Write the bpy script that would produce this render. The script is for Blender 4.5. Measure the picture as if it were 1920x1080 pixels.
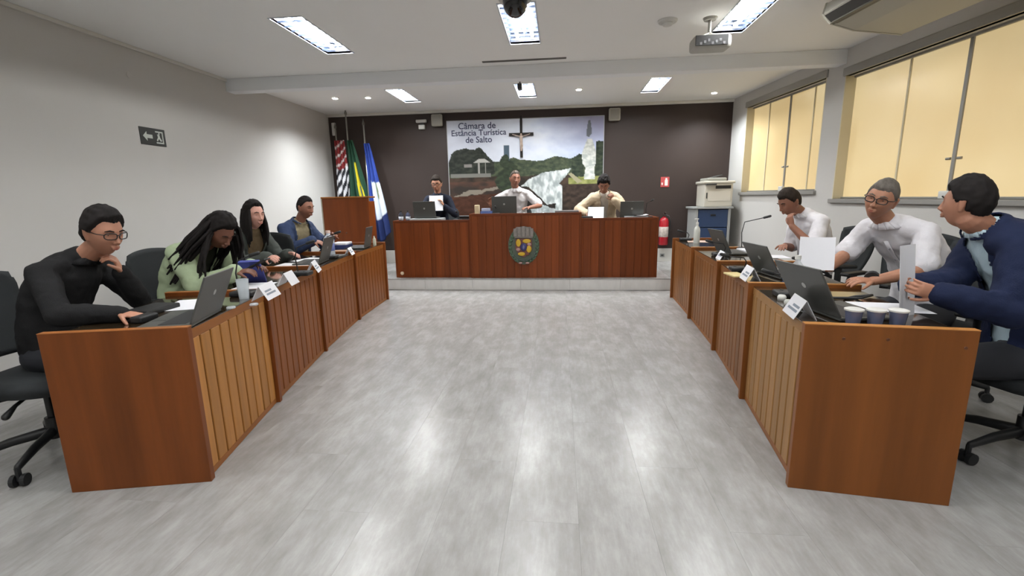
import bpy, bmesh, math, random
from mathutils import Vector, Matrix, noise
random.seed(7)
PI=math.pi
V=Vector
S=bpy.context.scene
C=S.collection
for o in list(bpy.data.objects): bpy.data.objects.remove(o)
# ------------------------------------------------------------------ camera, world, exposure
F,PITCH,YAW,ROLL,HC=864.7,.1947,-.105,-.019,1.332
cd=bpy.data.cameras.new('camera'); cam=bpy.data.objects.new('camera',cd); C.objects.link(cam)
cd.sensor_width=36; cd.lens=36*F/1920; cd.clip_start=.05
fw=V((math.sin(YAW)*math.cos(PITCH),math.cos(YAW)*math.cos(PITCH),-math.sin(PITCH)))
rt=V((math.cos(YAW),-math.sin(YAW),0)); up=rt.cross(fw)
# image roll
r2=rt*math.cos(ROLL)+up*math.sin(ROLL)*1; u2=rt.cross(fw); u2=(-rt*math.sin(ROLL)+up*math.cos(ROLL))
M=Matrix((r2,u2,-fw)).transposed().to_4x4(); M.translation=V((0,0,HC)); cam.matrix_world=M
S.camera=cam
S.view_settings.view_transform='Standard'; S.view_settings.look='None'; S.view_settings.gamma=1
S.view_settings.use_curve_mapping=False; S.view_settings.exposure=1.10
w=bpy.data.worlds.new('world'); S.world=w; w.use_nodes=True
w.node_tree.nodes['Background'].inputs[0].default_value=(.5,.52,.55,1); w.node_tree.nodes['Background'].inputs[1].default_value=.02
TUBE=80.0; DOWNL=60.0; GLOW=1.0
# ------------------------------------------------------------------ pixel helpers (placement on world planes)
def ray(u,v):
    xr=(u-960)/F; yr=(v-540)/F
    X=xr*math.cos(ROLL)+yr*math.sin(ROLL); Y=-xr*math.sin(ROLL)+yr*math.cos(ROLL); U=-Y
    cy=math.cos(PITCH)+U*math.sin(PITCH); z=-math.sin(PITCH)+U*math.cos(PITCH)
    return V((X*math.cos(YAW)+cy*math.sin(YAW),-X*math.sin(YAW)+cy*math.cos(YAW),z))
def aty(u,v,y):
    r=ray(u,v); return V((0,0,HC))+r*(y/r.y)
# ------------------------------------------------------------------ materials
def lin(c):
    return tuple(((x/255)/12.92 if x/255<=.04045 else ((x/255+.055)/1.055)**2.4) for x in c)+(1,)
MATS={}
def mat(name,col,rough=.6,metal=0,noise_amt=0,scale=(4,4,4),emit=0,spec=.5,bump=0,rnd=0,coat=0,alpha=1,trans=0,detail=4,bscale=60,sheen=0,sss=0):
    if name in MATS: return MATS[name]
    if 'wood' in name or 'veneer' in name: spec=.3
    m=bpy.data.materials.new(name); m.use_nodes=True; nt=m.node_tree; b=nt.nodes['Principled BSDF']
    c=lin(col); b.inputs['Base Color'].default_value=c; b.inputs['Roughness'].default_value=rough; b.inputs['Metallic'].default_value=metal
    b.inputs['Specular IOR Level'].default_value=spec
    if coat: b.inputs['Coat Weight'].default_value=coat; b.inputs['Coat Roughness'].default_value=.08
    if trans: b.inputs['Transmission Weight'].default_value=trans
    if alpha<1: b.inputs['Alpha'].default_value=alpha
    if sss: b.inputs['Subsurface Weight'].default_value=sss; b.inputs['Subsurface Radius'].default_value=(.01,.004,.002)
    if emit: b.inputs['Emission Color'].default_value=c; b.inputs['Emission Strength'].default_value=emit
    L=nt.links
    tc=nt.nodes.new('ShaderNodeTexCoord')
    if noise_amt or rnd:
        mp=nt.nodes.new('ShaderNodeMapping'); mp.inputs['Scale'].default_value=scale; 
        nz=nt.nodes.new('ShaderNodeTexNoise'); nz.inputs['Scale'].default_value=1; nz.inputs['Detail'].default_value=detail; nz.inputs['Roughness'].default_value=.6
        L.new(tc.outputs['Object'],mp.inputs['Vector'])
        oi=nt.nodes.new('ShaderNodeObjectInfo')
        if rnd:
            ad=nt.nodes.new('ShaderNodeVectorMath'); ad.operation='ADD'; mul=nt.nodes.new('ShaderNodeMath'); mul.operation='MULTIPLY'; mul.inputs[1].default_value=37
            L.new(oi.outputs['Random'],mul.inputs[0]); L.new(mp.outputs[0],ad.inputs[0]); L.new(mul.outputs[0],ad.inputs[1]); L.new(ad.outputs[0],nz.inputs['Vector'])
        else: L.new(mp.outputs[0],nz.inputs['Vector'])
        mr=nt.nodes.new('ShaderNodeMapRange'); mr.inputs['From Min'].default_value=.3; mr.inputs['From Max'].default_value=.7
        mr.inputs['To Min'].default_value=1-noise_amt; mr.inputs['To Max'].default_value=1+noise_amt
        L.new(nz.outputs['Fac'],mr.inputs['Value'])
        out=mr.outputs[0]
        if rnd:
            m2=nt.nodes.new('ShaderNodeMapRange'); m2.inputs['To Min'].default_value=1-rnd; m2.inputs['To Max'].default_value=1+rnd; L.new(oi.outputs['Random'],m2.inputs['Value'])
            mm=nt.nodes.new('ShaderNodeMath'); mm.operation='MULTIPLY'; L.new(out,mm.inputs[0]); L.new(m2.outputs[0],mm.inputs[1]); out=mm.outputs[0]
        vm=nt.nodes.new('ShaderNodeVectorMath'); vm.operation='SCALE'; vm.inputs[0].default_value=c[:3]; L.new(out,vm.inputs['Scale']); L.new(vm.outputs[0],b.inputs['Base Color'])
    if bump:
        nb=nt.nodes.new('ShaderNodeTexNoise'); nb.inputs['Scale'].default_value=bscale; nb.inputs['Detail'].default_value=3; L.new(tc.outputs['Object'],nb.inputs['Vector'])
        bp=nt.nodes.new('ShaderNodeBump'); bp.inputs['Strength'].default_value=bump; bp.inputs['Distance'].default_value=.01; L.new(nb.outputs['Fac'],bp.inputs['Height']); L.new(bp.outputs[0],b.inputs['Normal'])
    MATS[name]=m; return m
def vmat(name,rough=.6,spec=.3):
    if name in MATS: return MATS[name]
    m=mat(name,(128,128,128),rough,spec=spec); nt=m.node_tree
    a=nt.nodes.new('ShaderNodeAttribute'); a.attribute_name='col'; nt.links.new(a.outputs['Color'],nt.nodes['Principled BSDF'].inputs['Base Color']); return m
wall_m=mat('wall_paint',(192,190,186),.75,noise_amt=.02,scale=(1,1,1),bump=.05,bscale=80)
ceil_m=mat('ceiling_paint',(238,238,236),.85,noise_amt=.015,scale=(.6,.6,.6))
beam_m=mat('beam_paint',(234,236,238),.8)
trim_m=mat('trim_paint',(205,203,196),.6)
brown_m=mat('brown_wall_paint',(51,39,34),.6,noise_amt=.03,scale=(1,1,1))
endw=mat('end_panel_veneer',(116,62,24),.38,noise_amt=.30,scale=(7,7,.55),rnd=.05,detail=5)
endw2=mat('end_panel_veneer_right',(126,74,32),.38,noise_amt=.22,scale=(7,7,.5),rnd=.05,detail=5)
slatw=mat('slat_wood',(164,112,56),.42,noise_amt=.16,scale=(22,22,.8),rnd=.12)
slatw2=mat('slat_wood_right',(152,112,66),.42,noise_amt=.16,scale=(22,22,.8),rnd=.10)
backw=mat('backing_wood',(80,46,20),.5,noise_amt=.2,scale=(14,14,.8))
railw=mat('rail_wood',(140,86,38),.42,noise_amt=.15,scale=(6,2,10),rnd=.05)
redw=mat('red_board_wood',(112,54,20),.4,noise_amt=.22,scale=(16,16,.5),rnd=.24)
redw2=mat('red_rail_wood',(98,46,16),.4,noise_amt=.15,scale=(2,8,8))
topw=mat('worktop_dark',(74,58,42),.25,noise_amt=.2,scale=(6,2,4),coat=.5)
lectw=mat('lectern_wood',(122,60,20),.4,noise_amt=.2,scale=(12,12,.7),rnd=.05)
black_pl=mat('black_plastic',(26,27,28),.5); black_fab=mat('black_mesh',(30,34,36),.8,bump=.3,bscale=400)
dgrey=mat('dark_grey_plastic',(66,67,65),.42); lapg=mat('laptop_grey',(78,79,76),.4,metal=.2); screen_m=mat('screen',(18,20,24),.15)
keys_m=mat('keys',(36,36,38),.5); white_pl=mat('white_plastic',(205,205,200),.4); paper_m=mat('paper',(222,222,226),.7); chrome=mat('metal',(150,150,150),.3,metal=.9)
ink=mat('ink_grey',(130,138,150),.7); glass_m=mat('clear_plastic',(215,222,226),.12,alpha=.42)
navy_m=mat('navy_print',(40,52,96),.5); blue_m=mat('blue_cover',(84,92,172),.5)
eye_w=mat('eye_white',(150,138,130),.3); eye_d=mat('iris_dark',(38,26,20),.3)
# ------------------------------------------------------------------ mesh builder
class MB:
    def __init__(s): s.v=[]; s.f=[]; s.m=[]
    def add(s,vs,fs,m=0):
        n=len(s.v); s.v+= [tuple(x) for x in vs]; s.f+=[tuple(i+n for i in f) for f in fs]; s.m+=[m]*len(fs); return s
    def box(s,a,b,m=0,M=None):
        x0,y0,z0=a;x1,y1,z1=b
        vs=[V(p) for p in ((x0,y0,z0),(x1,y0,z0),(x1,y1,z0),(x0,y1,z0),(x0,y0,z1),(x1,y0,z1),(x1,y1,z1),(x0,y1,z1))]
        if M: vs=[M@p for p in vs]
        return s.add(vs,[(0,3,2,1),(4,5,6,7),(0,1,5,4),(1,2,6,5),(2,3,7,6),(3,0,4,7)],m)
    def rbox(s,a,b,r=.005,m=0,M=None,seg=2):
        bm=bmesh.new(); 
        c=[(a[i]+b[i])/2 for i in range(3)]; d=[abs(b[i]-a[i]) for i in range(3)]
        bmesh.ops.create_cube(bm,size=1,matrix=Matrix.Translation(c)@Matrix.Diagonal((*d,1)))
        r=min(r,min(d)*.45)
        bmesh.ops.bevel(bm,geom=list(bm.edges),offset=r,segments=seg,affect='EDGES',profile=.6)
        vs=[v.co.copy() for v in bm.verts]; bm.verts.index_update()
        fs=[tuple(v.index for v in f.verts) for f in bm.faces]; bm.free()
        if M: vs=[M@p for p in vs]
        return s.add(vs,fs,m)
    def loft(s,rings,m=0,cap=True):
        n=len(rings[0]); vs=[p for r in rings for p in r]; fs=[]
        for i in range(len(rings)-1):
            for j in range(n):
                k=(j+1)%n; fs.append((i*n+j,i*n+k,(i+1)*n+k,(i+1)*n+j))
        if cap: fs.append(tuple(range(n-1,-1,-1))); fs.append(tuple((len(rings)-1)*n+j for j in range(n)))
        return s.add(vs,fs,m)
    def tube(s,pts,rad,n=10,m=0,side=None,cap=True,round_=False):
        """rad: list of r or (a,b): a along 'side', b across"""
        pts=[V(p) for p in pts]
        if not isinstance(rad,(list,)): rad=[rad]*len(pts)
        rad=[(r,r) if not isinstance(r,tuple) else r for r in rad]
        P=[];R=[];T=[]
        for i,p in enumerate(pts):
            t=(pts[min(i+1,len(pts)-1)]-pts[max(i-1,0)]); t=t.normalized() if t.length>1e-9 else V((0,0,1))
            P.append(p);R.append(rad[i]);T.append(t)
        if round_:
            def ext(idx,sg):
                o=[]
                for a in (35,62,82):
                    a=math.radians(a); rr=min(R[idx]); o.append((P[idx]+T[idx]*sg*math.sin(a)*rr,(R[idx][0]*math.cos(a),R[idx][1]*math.cos(a)),T[idx]))
                return o
            e0=ext(0,-1)[::-1]; e1=ext(-1,1)
            P=[x[0] for x in e0]+P+[x[0] for x in e1]; R=[x[1] for x in e0]+R+[x[1] for x in e1]; T=[x[2] for x in e0]+T+[x[2] for x in e1]
        u=V(side) if side is not None else (V((0,0,1)) if abs(T[0].z)<.9 else V((1,0,0)))
        rings=[]
        for p,r,t in zip(P,R,T):
            uu=(u-t*u.dot(t)); uu=uu.normalized() if uu.length>1e-6 else t.orthogonal().normalized(); vv=t.cross(uu); 
            if side is None: u=uu
            rings.append([p+uu*math.cos(2*PI*k/n)*r[0]+vv*math.sin(2*PI*k/n)*r[1] for k in range(n)])
        return s.loft(rings,m,cap)
    def cyl(s,p,r,h,n=20,m=0,r2=None):
        p=V(p); return s.tube([p,p+V((0,0,h))],[r,r if r2 is None else r2],n,m)
    def lathe(s,p,prof,n=20,m=0,axis=None):
        p=V(p); q=V(axis).to_track_quat('Z','Y').to_matrix() if axis is not None else Matrix.Identity(3)
        rings=[[p+q@V((r*math.cos(2*PI*k/n),r*math.sin(2*PI*k/n),z)) for k in range(n)] for r,z in prof]
        return s.loft(rings,m)
    def ell(s,c,r,n=16,k=10,m=0,M=None):
        vs=[];fs=[]
        for i in range(1,k):
            a=PI*i/k
            for j in range(n):
                b=2*PI*j/n; vs.append(V((r[0]*math.sin(a)*math.cos(b),r[1]*math.sin(a)*math.sin(b),r[2]*math.cos(a))))
        t=len(vs); vs.append(V((0,0,r[2]))); vs.append(V((0,0,-r[2])))
        for i in range(k-2):
            for j in range(n):
                q=(j+1)%n; fs.append((i*n+j,(i+1)*n+j,(i+1)*n+q,i*n+q))
        for j in range(n):
            q=(j+1)%n; fs.append((t,j,q)); fs.append((t+1,(k-2)*n+q,(k-2)*n+j))
        if M: vs=[M@p for p in vs]
        return s.add([V(c)+p for p in vs],fs,m)
    def prism(s,poly,z0,z1,m=0,M=None):
        n=len(poly); vs=[V((x,y,z0)) for x,y in poly]+[V((x,y,z1)) for x,y in poly]
        if M: vs=[M@p for p in vs]
        return s.add(vs,[tuple(range(n-1,-1,-1)),tuple(range(n,2*n))]+[(i,(i+1)%n,n+(i+1)%n,n+i) for i in range(n)],m)
    def mesh(s,name,mats,smooth=False):
        me=bpy.data.meshes.new(name); me.from_pydata(s.v,[],s.f)
        for m in (mats if isinstance(mats,(list,tuple)) else [mats]): me.materials.append(m)
        if len(me.materials)>1: me.polygons.foreach_set('material_index',s.m)
        if smooth: me.polygons.foreach_set('use_smooth',[True]*len(me.polygons))
        me.update(); return me
    def obj(s,name,mats,parent=None,smooth=False,loc=None,auto=None):
        me=s.mesh(name,mats,smooth)
        if auto: me.polygons.foreach_set('use_smooth',[True]*len(me.polygons)); me.set_sharp_from_angle(angle=math.radians(auto))
        o=bpy.data.objects.new(name,me); C.objects.link(o)
        if parent: o.parent=parent
        if loc is not None: o.location=loc
        return o
def thing(name,label,cat,loc=(0,0,0),rz=0,group=None):
    o=bpy.data.objects.new(name,None); C.objects.link(o); o.empty_display_size=.1; o.location=loc; o.rotation_euler=(0,0,rz); o['label']=label; o['category']=cat
    if group: o['group']=group
    return o
def tag(o,label,cat,group=None):
    o['label']=label; o['category']=cat
    if group: o['group']=group
    return o
def struct(o): o['kind']='structure'; return o
def dup(root,loc,rz,label,group=None):
    r=root.copy(); C.objects.link(r); r.location=loc; r.rotation_euler=(0,0,rz); r['label']=label
    if group: r['group']=group
    for ch in list(root.children):
        c=ch.copy(); C.objects.link(c); c.parent=r
        for g in ch.children:
            d=g.copy(); C.objects.link(d); d.parent=c
    return r
def lift(p,par):  # world point list to parent's local (parent unrotated)
    return V(p)-V(par.location)
# ------------------------------------------------------------------ room shell
XL,YB,ZC,YF=-4.12,8.3,2.83,-2.6
PHI=.10; WC=V((2.82,8.3,0))
XR0=WC.x+math.tan(PHI)*(YB-YF)
ZP=.17; YP=6.56
# floor with planks
fl=struct(MB().box((XL-.1,YF-.1,-.06),(XR0+.3,YB+.1,-.004)).obj('floor',mat('floor_base',(120,118,114),.7)))
lam=bpy.data.materials.new('grey_laminate'); lam.use_nodes=True
def lamnodes(m):
    nt=m.node_tree; b=nt.nodes['Principled BSDF']; L=nt.links
    tc=nt.nodes.new('ShaderNodeTexCoord'); oi=nt.nodes.new('ShaderNodeObjectInfo')
    def nz(sc,scale,det,seed):
        mp=nt.nodes.new('ShaderNodeMapping'); mp.inputs['Scale'].default_value=sc; L.new(tc.outputs['Object'],mp.inputs[0])
        mu=nt.nodes.new('ShaderNodeMath'); mu.operation='MULTIPLY'; mu.inputs[1].default_value=seed; L.new(oi.outputs['Random'],mu.inputs[0])
        ad=nt.nodes.new('ShaderNodeVectorMath'); L.new(mp.outputs[0],ad.inputs[0]); L.new(mu.outputs[0],ad.inputs[1])
        n=nt.nodes.new('ShaderNodeTexNoise'); n.inputs['Scale'].default_value=scale; n.inputs['Detail'].default_value=det; n.inputs['Roughness'].default_value=.65; L.new(ad.outputs[0],n.inputs[0]); return n.outputs['Fac']
    a=nz((6,2.6,1),1.5,6,11); c=nz((34,5,1),1.6,3,5)
    mx=nt.nodes.new('ShaderNodeMath'); mx.operation='MULTIPLY_ADD'; mx.inputs[1].default_value=.35; L.new(c,mx.inputs[0]); L.new(a,mx.inputs[2])
    cr=nt.nodes.new('ShaderNodeValToRGB'); L.new(mx.outputs[0],cr.inputs[0])
    e=cr.color_ramp.elements; e[0].position=.46; e[0].color=lin((138,136,133)); e[1].position=.86; e[1].color=lin((163,162,160))
    k=cr.color_ramp.elements.new(.66); k.color=lin((149,147,145))
    m2=nt.nodes.new('ShaderNodeMapRange'); m2.inputs['To Min'].default_value=.97; m2.inputs['To Max'].default_value=1.04; L.new(oi.outputs['Random'],m2.inputs[0])
    vm=nt.nodes.new('ShaderNodeVectorMath'); vm.operation='SCALE'; L.new(cr.outputs[0],vm.inputs[0]); L.new(m2.outputs[0],vm.inputs['Scale']); L.new(vm.outputs[0],b.inputs['Base Color'])
    b.inputs['Roughness'].default_value=.27; b.inputs['Specular IOR Level'].default_value=.5
    bp=nt.nodes.new('ShaderNodeBump'); bp.inputs['Strength'].default_value=.12; bp.inputs['Distance'].default_value=.002; L.new(a,bp.inputs['Height']); L.new(bp.outputs[0],b.inputs['Normal'])
lamnodes(lam)
PW,PLN=.30,1.32
pm=MB().box((-PW/2+0.0003,-PLN/2+0.0003,-.006),(PW/2-0.0003,PLN/2-0.0003,0)).mesh('plank',lam)
x=XL+PW/2; ci=0
while x<XR0+.1:
    y=YF-1.2+((ci*5)%3)*PLN/3
    while y<YP+.3:
        if y+PLN/2>YF:
            o=bpy.data.objects.new('plank',pm); C.objects.link(o); o.parent=fl
            y0,y1=max(y-PLN/2,YF),min(y+PLN/2,YP+.1)
            if y1-y0>.05:
                o.location=(x,(y0+y1)/2,0); o.scale=(1,(y1-y0)/PLN,1)
            else: bpy.data.objects.remove(o)
        y+=PLN
    x+=PW; ci+=1
# platform
pf=struct(MB().box((XL,YP+.02,0),(WC.x+.2,YB,ZP-.004)).obj('platform',mat('riser_grey',(150,149,146),.6)))
lp=bpy.data.materials.get('grey_laminate')
for i in range(10):
    wdt=(WC.x+.17-XL)/10; x0=XL+i*wdt
    MB().rbox((x0+.001,YP,0.002),(x0+wdt-.001,YP+.02,ZP-.012),.002).obj('riser_board',mat('riser_light',(206,205,202),.4,noise_amt=.06,scale=(14,5,5),rnd=.04),pf)
    for j,(a,b) in enumerate(((YP-.008,YP+.85),(YP+.85,YB))):
        MB().rbox((x0+.001,a+.001,ZP-.012),(x0+wdt-.001,b-.001,ZP),.002).obj('plank',lp,pf)
# left wall, back wall, front wall
struct(MB().box((XL-.15,YF,-.05),(XL,YB+.15,ZC+.3)).obj('wall_left',wall_m))
bw=struct(MB().box((XL,YB,.40),(WC.x+.05,YB+.15,ZC+.3)).obj('wall_back',brown_m))
struct(MB().box((XL,YB-.012,0),(WC.x+.05,YB+.15,.40)).obj('baseboard_back',trim_m))
struct(MB().box((XL-.15,YF-.15,-.05),(XR0+.3,YF,ZC+.3)).obj('wall_front',wall_m))
struct(MB().rbox((XL,YB-.05,ZC-.045),(WC.x,YB,ZC),.01).obj('trim_1',trim_m))
struct(MB().rbox((XL,YF,ZC-.035),(XL+.03,5.7,ZC),.008).obj('trim_2',trim_m))
struct(MB().rbox((XL,YF,0),(XL+.012,YP,.09),.004).obj('baseboard_left',trim_m))
# right wall in its own frame: local x = s (towards camera), local y = outward, z up
RW=Matrix.Translation(WC)@Matrix.Rotation(PHI-PI/2,4,'Z')   # local +x -> (sin,-cos)
RW=Matrix(((math.sin(PHI),math.cos(PHI),0,WC.x),(-math.cos(PHI),math.sin(PHI),0,WC.y),(0,0,1,0),(0,0,0,1)))
W1=(.47,2.31,1.34,2.61); W2=(2.62,6.1,1.245,2.55)
wr=MB(); SE=11.3
for a,b,z0,z1 in ((-.2,W1[0],-.05,3.1),(W1[0],W1[1],-.05,W1[2]),(W1[0],W1[1],W1[3],3.1),(W1[1],W2[0],-.05,3.1),(W2[0],W2[1],-.05,W2[2]),(W2[0],W2[1],W2[3],3.1),(W2[1],SE,-.05,3.1)):
    wr.box((a,0,z0),(b,.22,z1),M=RW)
struct(wr.obj('wall_right',wall_m))
struct(MB().rbox((0,-.012,0),(1.75,0,ZP+.09),.004,M=RW).rbox((1.75,-.012,0),(SE-.2,0,.09),.004,M=RW).obj('baseboard_right',trim_m))
# glowing frosted panes
gl=bpy.data.materials.new('frosted_lit_glass'); gl.use_nodes=True
nt=gl.node_tree; b=nt.nodes['Principled BSDF']; b.inputs['Roughness'].default_value=.22; b.inputs['Base Color'].default_value=lin((190,170,130))
tc=nt.nodes.new('ShaderNodeTexCoord'); nz=nt.nodes.new('ShaderNodeTexNoise'); nz.inputs['Scale'].default_value=1.1; nz.inputs['Detail'].default_value=2; nt.links.new(tc.outputs['Object'],nz.inputs[0])
cr=nt.nodes.new('ShaderNodeValToRGB'); cr.color_ramp.elements[0].position=.3; cr.color_ramp.elements[1].position=.7; cr.color_ramp.elements[0].color=lin((204,176,124)); cr.color_ramp.elements[1].color=lin((226,206,160))
nt.links.new(nz.outputs[0],cr.inputs[0]); nt.links.new(cr.outputs[0],b.inputs['Emission Color']); b.inputs['Emission Strength'].default_value=.31
grey_al=mat('aluminium_grey',(150,148,142),.45,metal=.3); jamb_m=mat('jamb_paint',(205,196,168),.7)
def window(n,W,cuts,lab):
    s0,s1,z0,z1=W
    wd=struct(MB().rbox((s0-.02,-.035,z0-.045),(s1+.02,.10,z0),.006,M=RW).obj('window_%d'%n,mat('sill_stone',(140,138,134),.5)))
    f=MB()
    f.rbox((s0-.02,-.02,z1),(s1+.02,.05,z1+.085),.008,M=RW)
    f.obj('window_lintel',grey_al,wd)
    jm=MB(); jm.box((s0,.0,z0),(s0+.012,.2,z1),M=RW); jm.box((s1-.012,.0,z0),(s1,.2,z1),M=RW); jm.obj('jamb',jamb_m,wd)
    cs=[s0+.012]+cuts+[s1-.012]
    for i in range(len(cs)-1):
        MB().rbox((cs[i]+.004,.112,z0+.02),(cs[i+1]-.004,.124,z1-.02),.002,M=RW).obj('pane',gl,wd)
    for i,cx in enumerate(cuts):
        h=.016 if i%2==1 else .009
        MB().rbox((cx-h,.10,z0),(cx+h,.13,z1),.003,M=RW).obj('mullion',grey_al if i%2==1 else jamb_m,wd)
        if i%2==1:
            MB().tube([RW@V((cx-.07,.105,z0+(z1-z0)*.26)),RW@V((cx-.03,.105,z0+(z1-z0)*.26))],.011).tube([RW@V((cx+.03,.105,z0+(z1-z0)*.26)),RW@V((cx+.07,.105,z0+(z1-z0)*.26))],.011).obj('knob',grey_al,wd)
            MB().rbox((cx-.05,.06,z0),(cx+.05,.10,z0+.07),.01,M=RW).obj('latch',white_pl,wd)
    MB().rbox((s0,.09,z0),(s1,.135,z0+.02),.003,M=RW).rbox((s0,.09,z1-.02),(s1,.135,z1),.003,M=RW).obj('window_frame',grey_al,wd)
window(1,W1,[.94,1.45,1.96],'')
window(2,W2,[3.35,3.93,4.6,5.3],'')
# ceiling with recessed holes for the lamps
FX=[(-2.41,-2.13,3.98,4.97),(-.49,-.20,3.98,4.97),(1.43,1.72,3.98,4.97),
    (-2.42,-2.18,6.62,7.5),(-.62,-.36,6.62,7.5),(1.2,1.45,6.62,7.5)]
FXO=[(-2.41,-2.13,1.2,2.2),(-.49,-.20,1.2,2.2),(1.43,1.72,1.2,2.2),(-2.41,-2.13,-1.4,-.4),(-.49,-.20,-1.4,-.4),(1.43,1.72,-1.4,-.4)]
ALLF=FX+FXO
xs=sorted(set([XL,XR0+.3]+[a for f in ALLF for a in f[:2]])); ys=sorted(set([YF,YB]+[a for f in ALLF for a in f[2:]]))
cm=MB()
for i in range(len(xs)-1):
    for j in range(len(ys)-1):
        cx,cy=(xs[i]+xs[i+1])/2,(ys[j]+ys[j+1])/2
        if any(f[0]<cx<f[1] and f[2]<cy<f[3] for f in ALLF): continue
        cm.box((xs[i],ys[j],ZC),(xs[i+1],ys[j+1],ZC+.02))
struct(cm.obj('ceiling',ceil_m))
struct(MB().rbox((XL,5.70,ZC-.15),(WC.x+.35,5.86,ZC),.006).obj('trim_3',beam_m))
refl=mat('lamp_reflector',(44,54,72),.35,metal=.0); tube_m=mat('tube_light',(250,250,248),.5,emit=TUBE); tube_b=mat('tube_light_rear',(250,250,248),.5,emit=TUBE*1.7)
def fixture(f,lab,first=None):
    x0,x1,y0,y1=f; cx,cy=(x0+x1)/2,(y0+y1)/2; w=(x1-x0)/2; l=(y1-y0)/2
    t=thing('ceiling_lamp',lab,'ceiling lamp',(cx,cy,ZC),0,'recessed fluorescent lamps in the ceiling')
    h=.095
    m=MB(); m.box((-w,-l,h),(w,l,h+.006)); m.box((-w-.004,-l,0),(-w,l,h)); m.box((w,-l,0),(w+.004,l,h)); m.box((-w,-l-.004,0),(w,-l,h)); m.box((-w,l,0),(w,l+.004,h))
    m.add([(-.018,-l,h),(.018,-l,h),(0,-l,h-.035),(-.018,l,h),(.018,l,h),(0,l,h-.035)],[(0,2,5,3),(1,4,5,2)])
    m.obj('housing',refl,t)
    fr=MB(); g=.012
    for a,b in (((-w-g,-l-g,-.005),(-w,l+g,.002)),((w,-l-g,-.005),(w+g,l+g,.002)),((-w,-l-g,-.005),(w,-l,.002)),((-w,l,-.005),(w,l+g,.002))): fr.box(a,b)
    fr.obj('lamp_frame',mat('lamp_frame',(190,196,205),.4),t)
    for sx in (-1,1):
        q=MB(); q.tube([(sx*w*.5,-l+.04,.055),(sx*w*.5,l-.04,.055)],.014,10); q.obj('tube_light',tube_b if y0>6 else tube_m,t,smooth=False)
        MB().rbox((sx*w*.5-.015,-l,.035),(sx*w*.5+.015,-l+.04,.08),.004).rbox((sx*w*.5-.015,l-.04,.035),(sx*w*.5+.015,l,.08),.004).obj('lamp_holder',white_pl,t)
    if y0>0:
        lm=MB().box((-w,-.0015,0),(w,.0015,.016)).mesh('louvre_blade',refl)
        for k in range(1,9):
            o=bpy.data.objects.new('louvre_blade',lm); C.objects.link(o); o.parent=t; o.location=(0,-l+2*l*k/9,0)
    return t
labs=['long fluorescent ceiling lamp nearest the left wall, in front of the beam','fluorescent ceiling lamp in the middle, partly hidden by the dome camera','fluorescent ceiling lamp above the projector, at the right',
 'small fluorescent lamp behind the beam on the left, near two spotlights','small fluorescent lamp behind the beam in the middle, beside a hanging camera','small fluorescent lamp behind the beam on the right']
for f,l in zip(FX,labs): fixture(f,l)
for k,f in enumerate(FXO):
    fixture(f,'fluorescent ceiling lamp behind the camera, out of view, '+['left front','middle front','right front','left rear','middle rear','right rear'][k])
spot_m=mat('spot_face',(255,246,235),.4,emit=18)
for (x,y,l) in ((-3.34,7.0,'leftmost small round ceiling spotlight near the flags'),(-2.85,7.05,'small round ceiling spotlight second from the left wall'),(.27,7.1,'small round ceiling spotlight right of the middle lamp'),(2.33,7.72,'bright small round ceiling spotlight in the right back corner')):
    t=thing('ceiling_spotlight',l,'spotlight',(x,y,ZC),0,'round spotlights over the platform')
    MB().lathe((0,0,-.006),[(.036,0),(.055,0),(.055,.006),(.036,.006)],24).obj('ring',white_pl,t,auto=30)
    MB().cyl((0,0,-.012),.036,.005,20).obj('lens',spot_m,t)
    ld=bpy.data.lights.new('spot_lamp','SPOT'); ld.energy=DOWNL; ld.spot_size=math.radians(135); ld.spot_blend=.9; ld.shadow_soft_size=.04; ld.color=(.90,.96,1)
    lo=bpy.data.objects.new('spot_lamp',ld); C.objects.link(lo); lo.parent=t; lo.location=(0,0,-.03)
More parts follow.
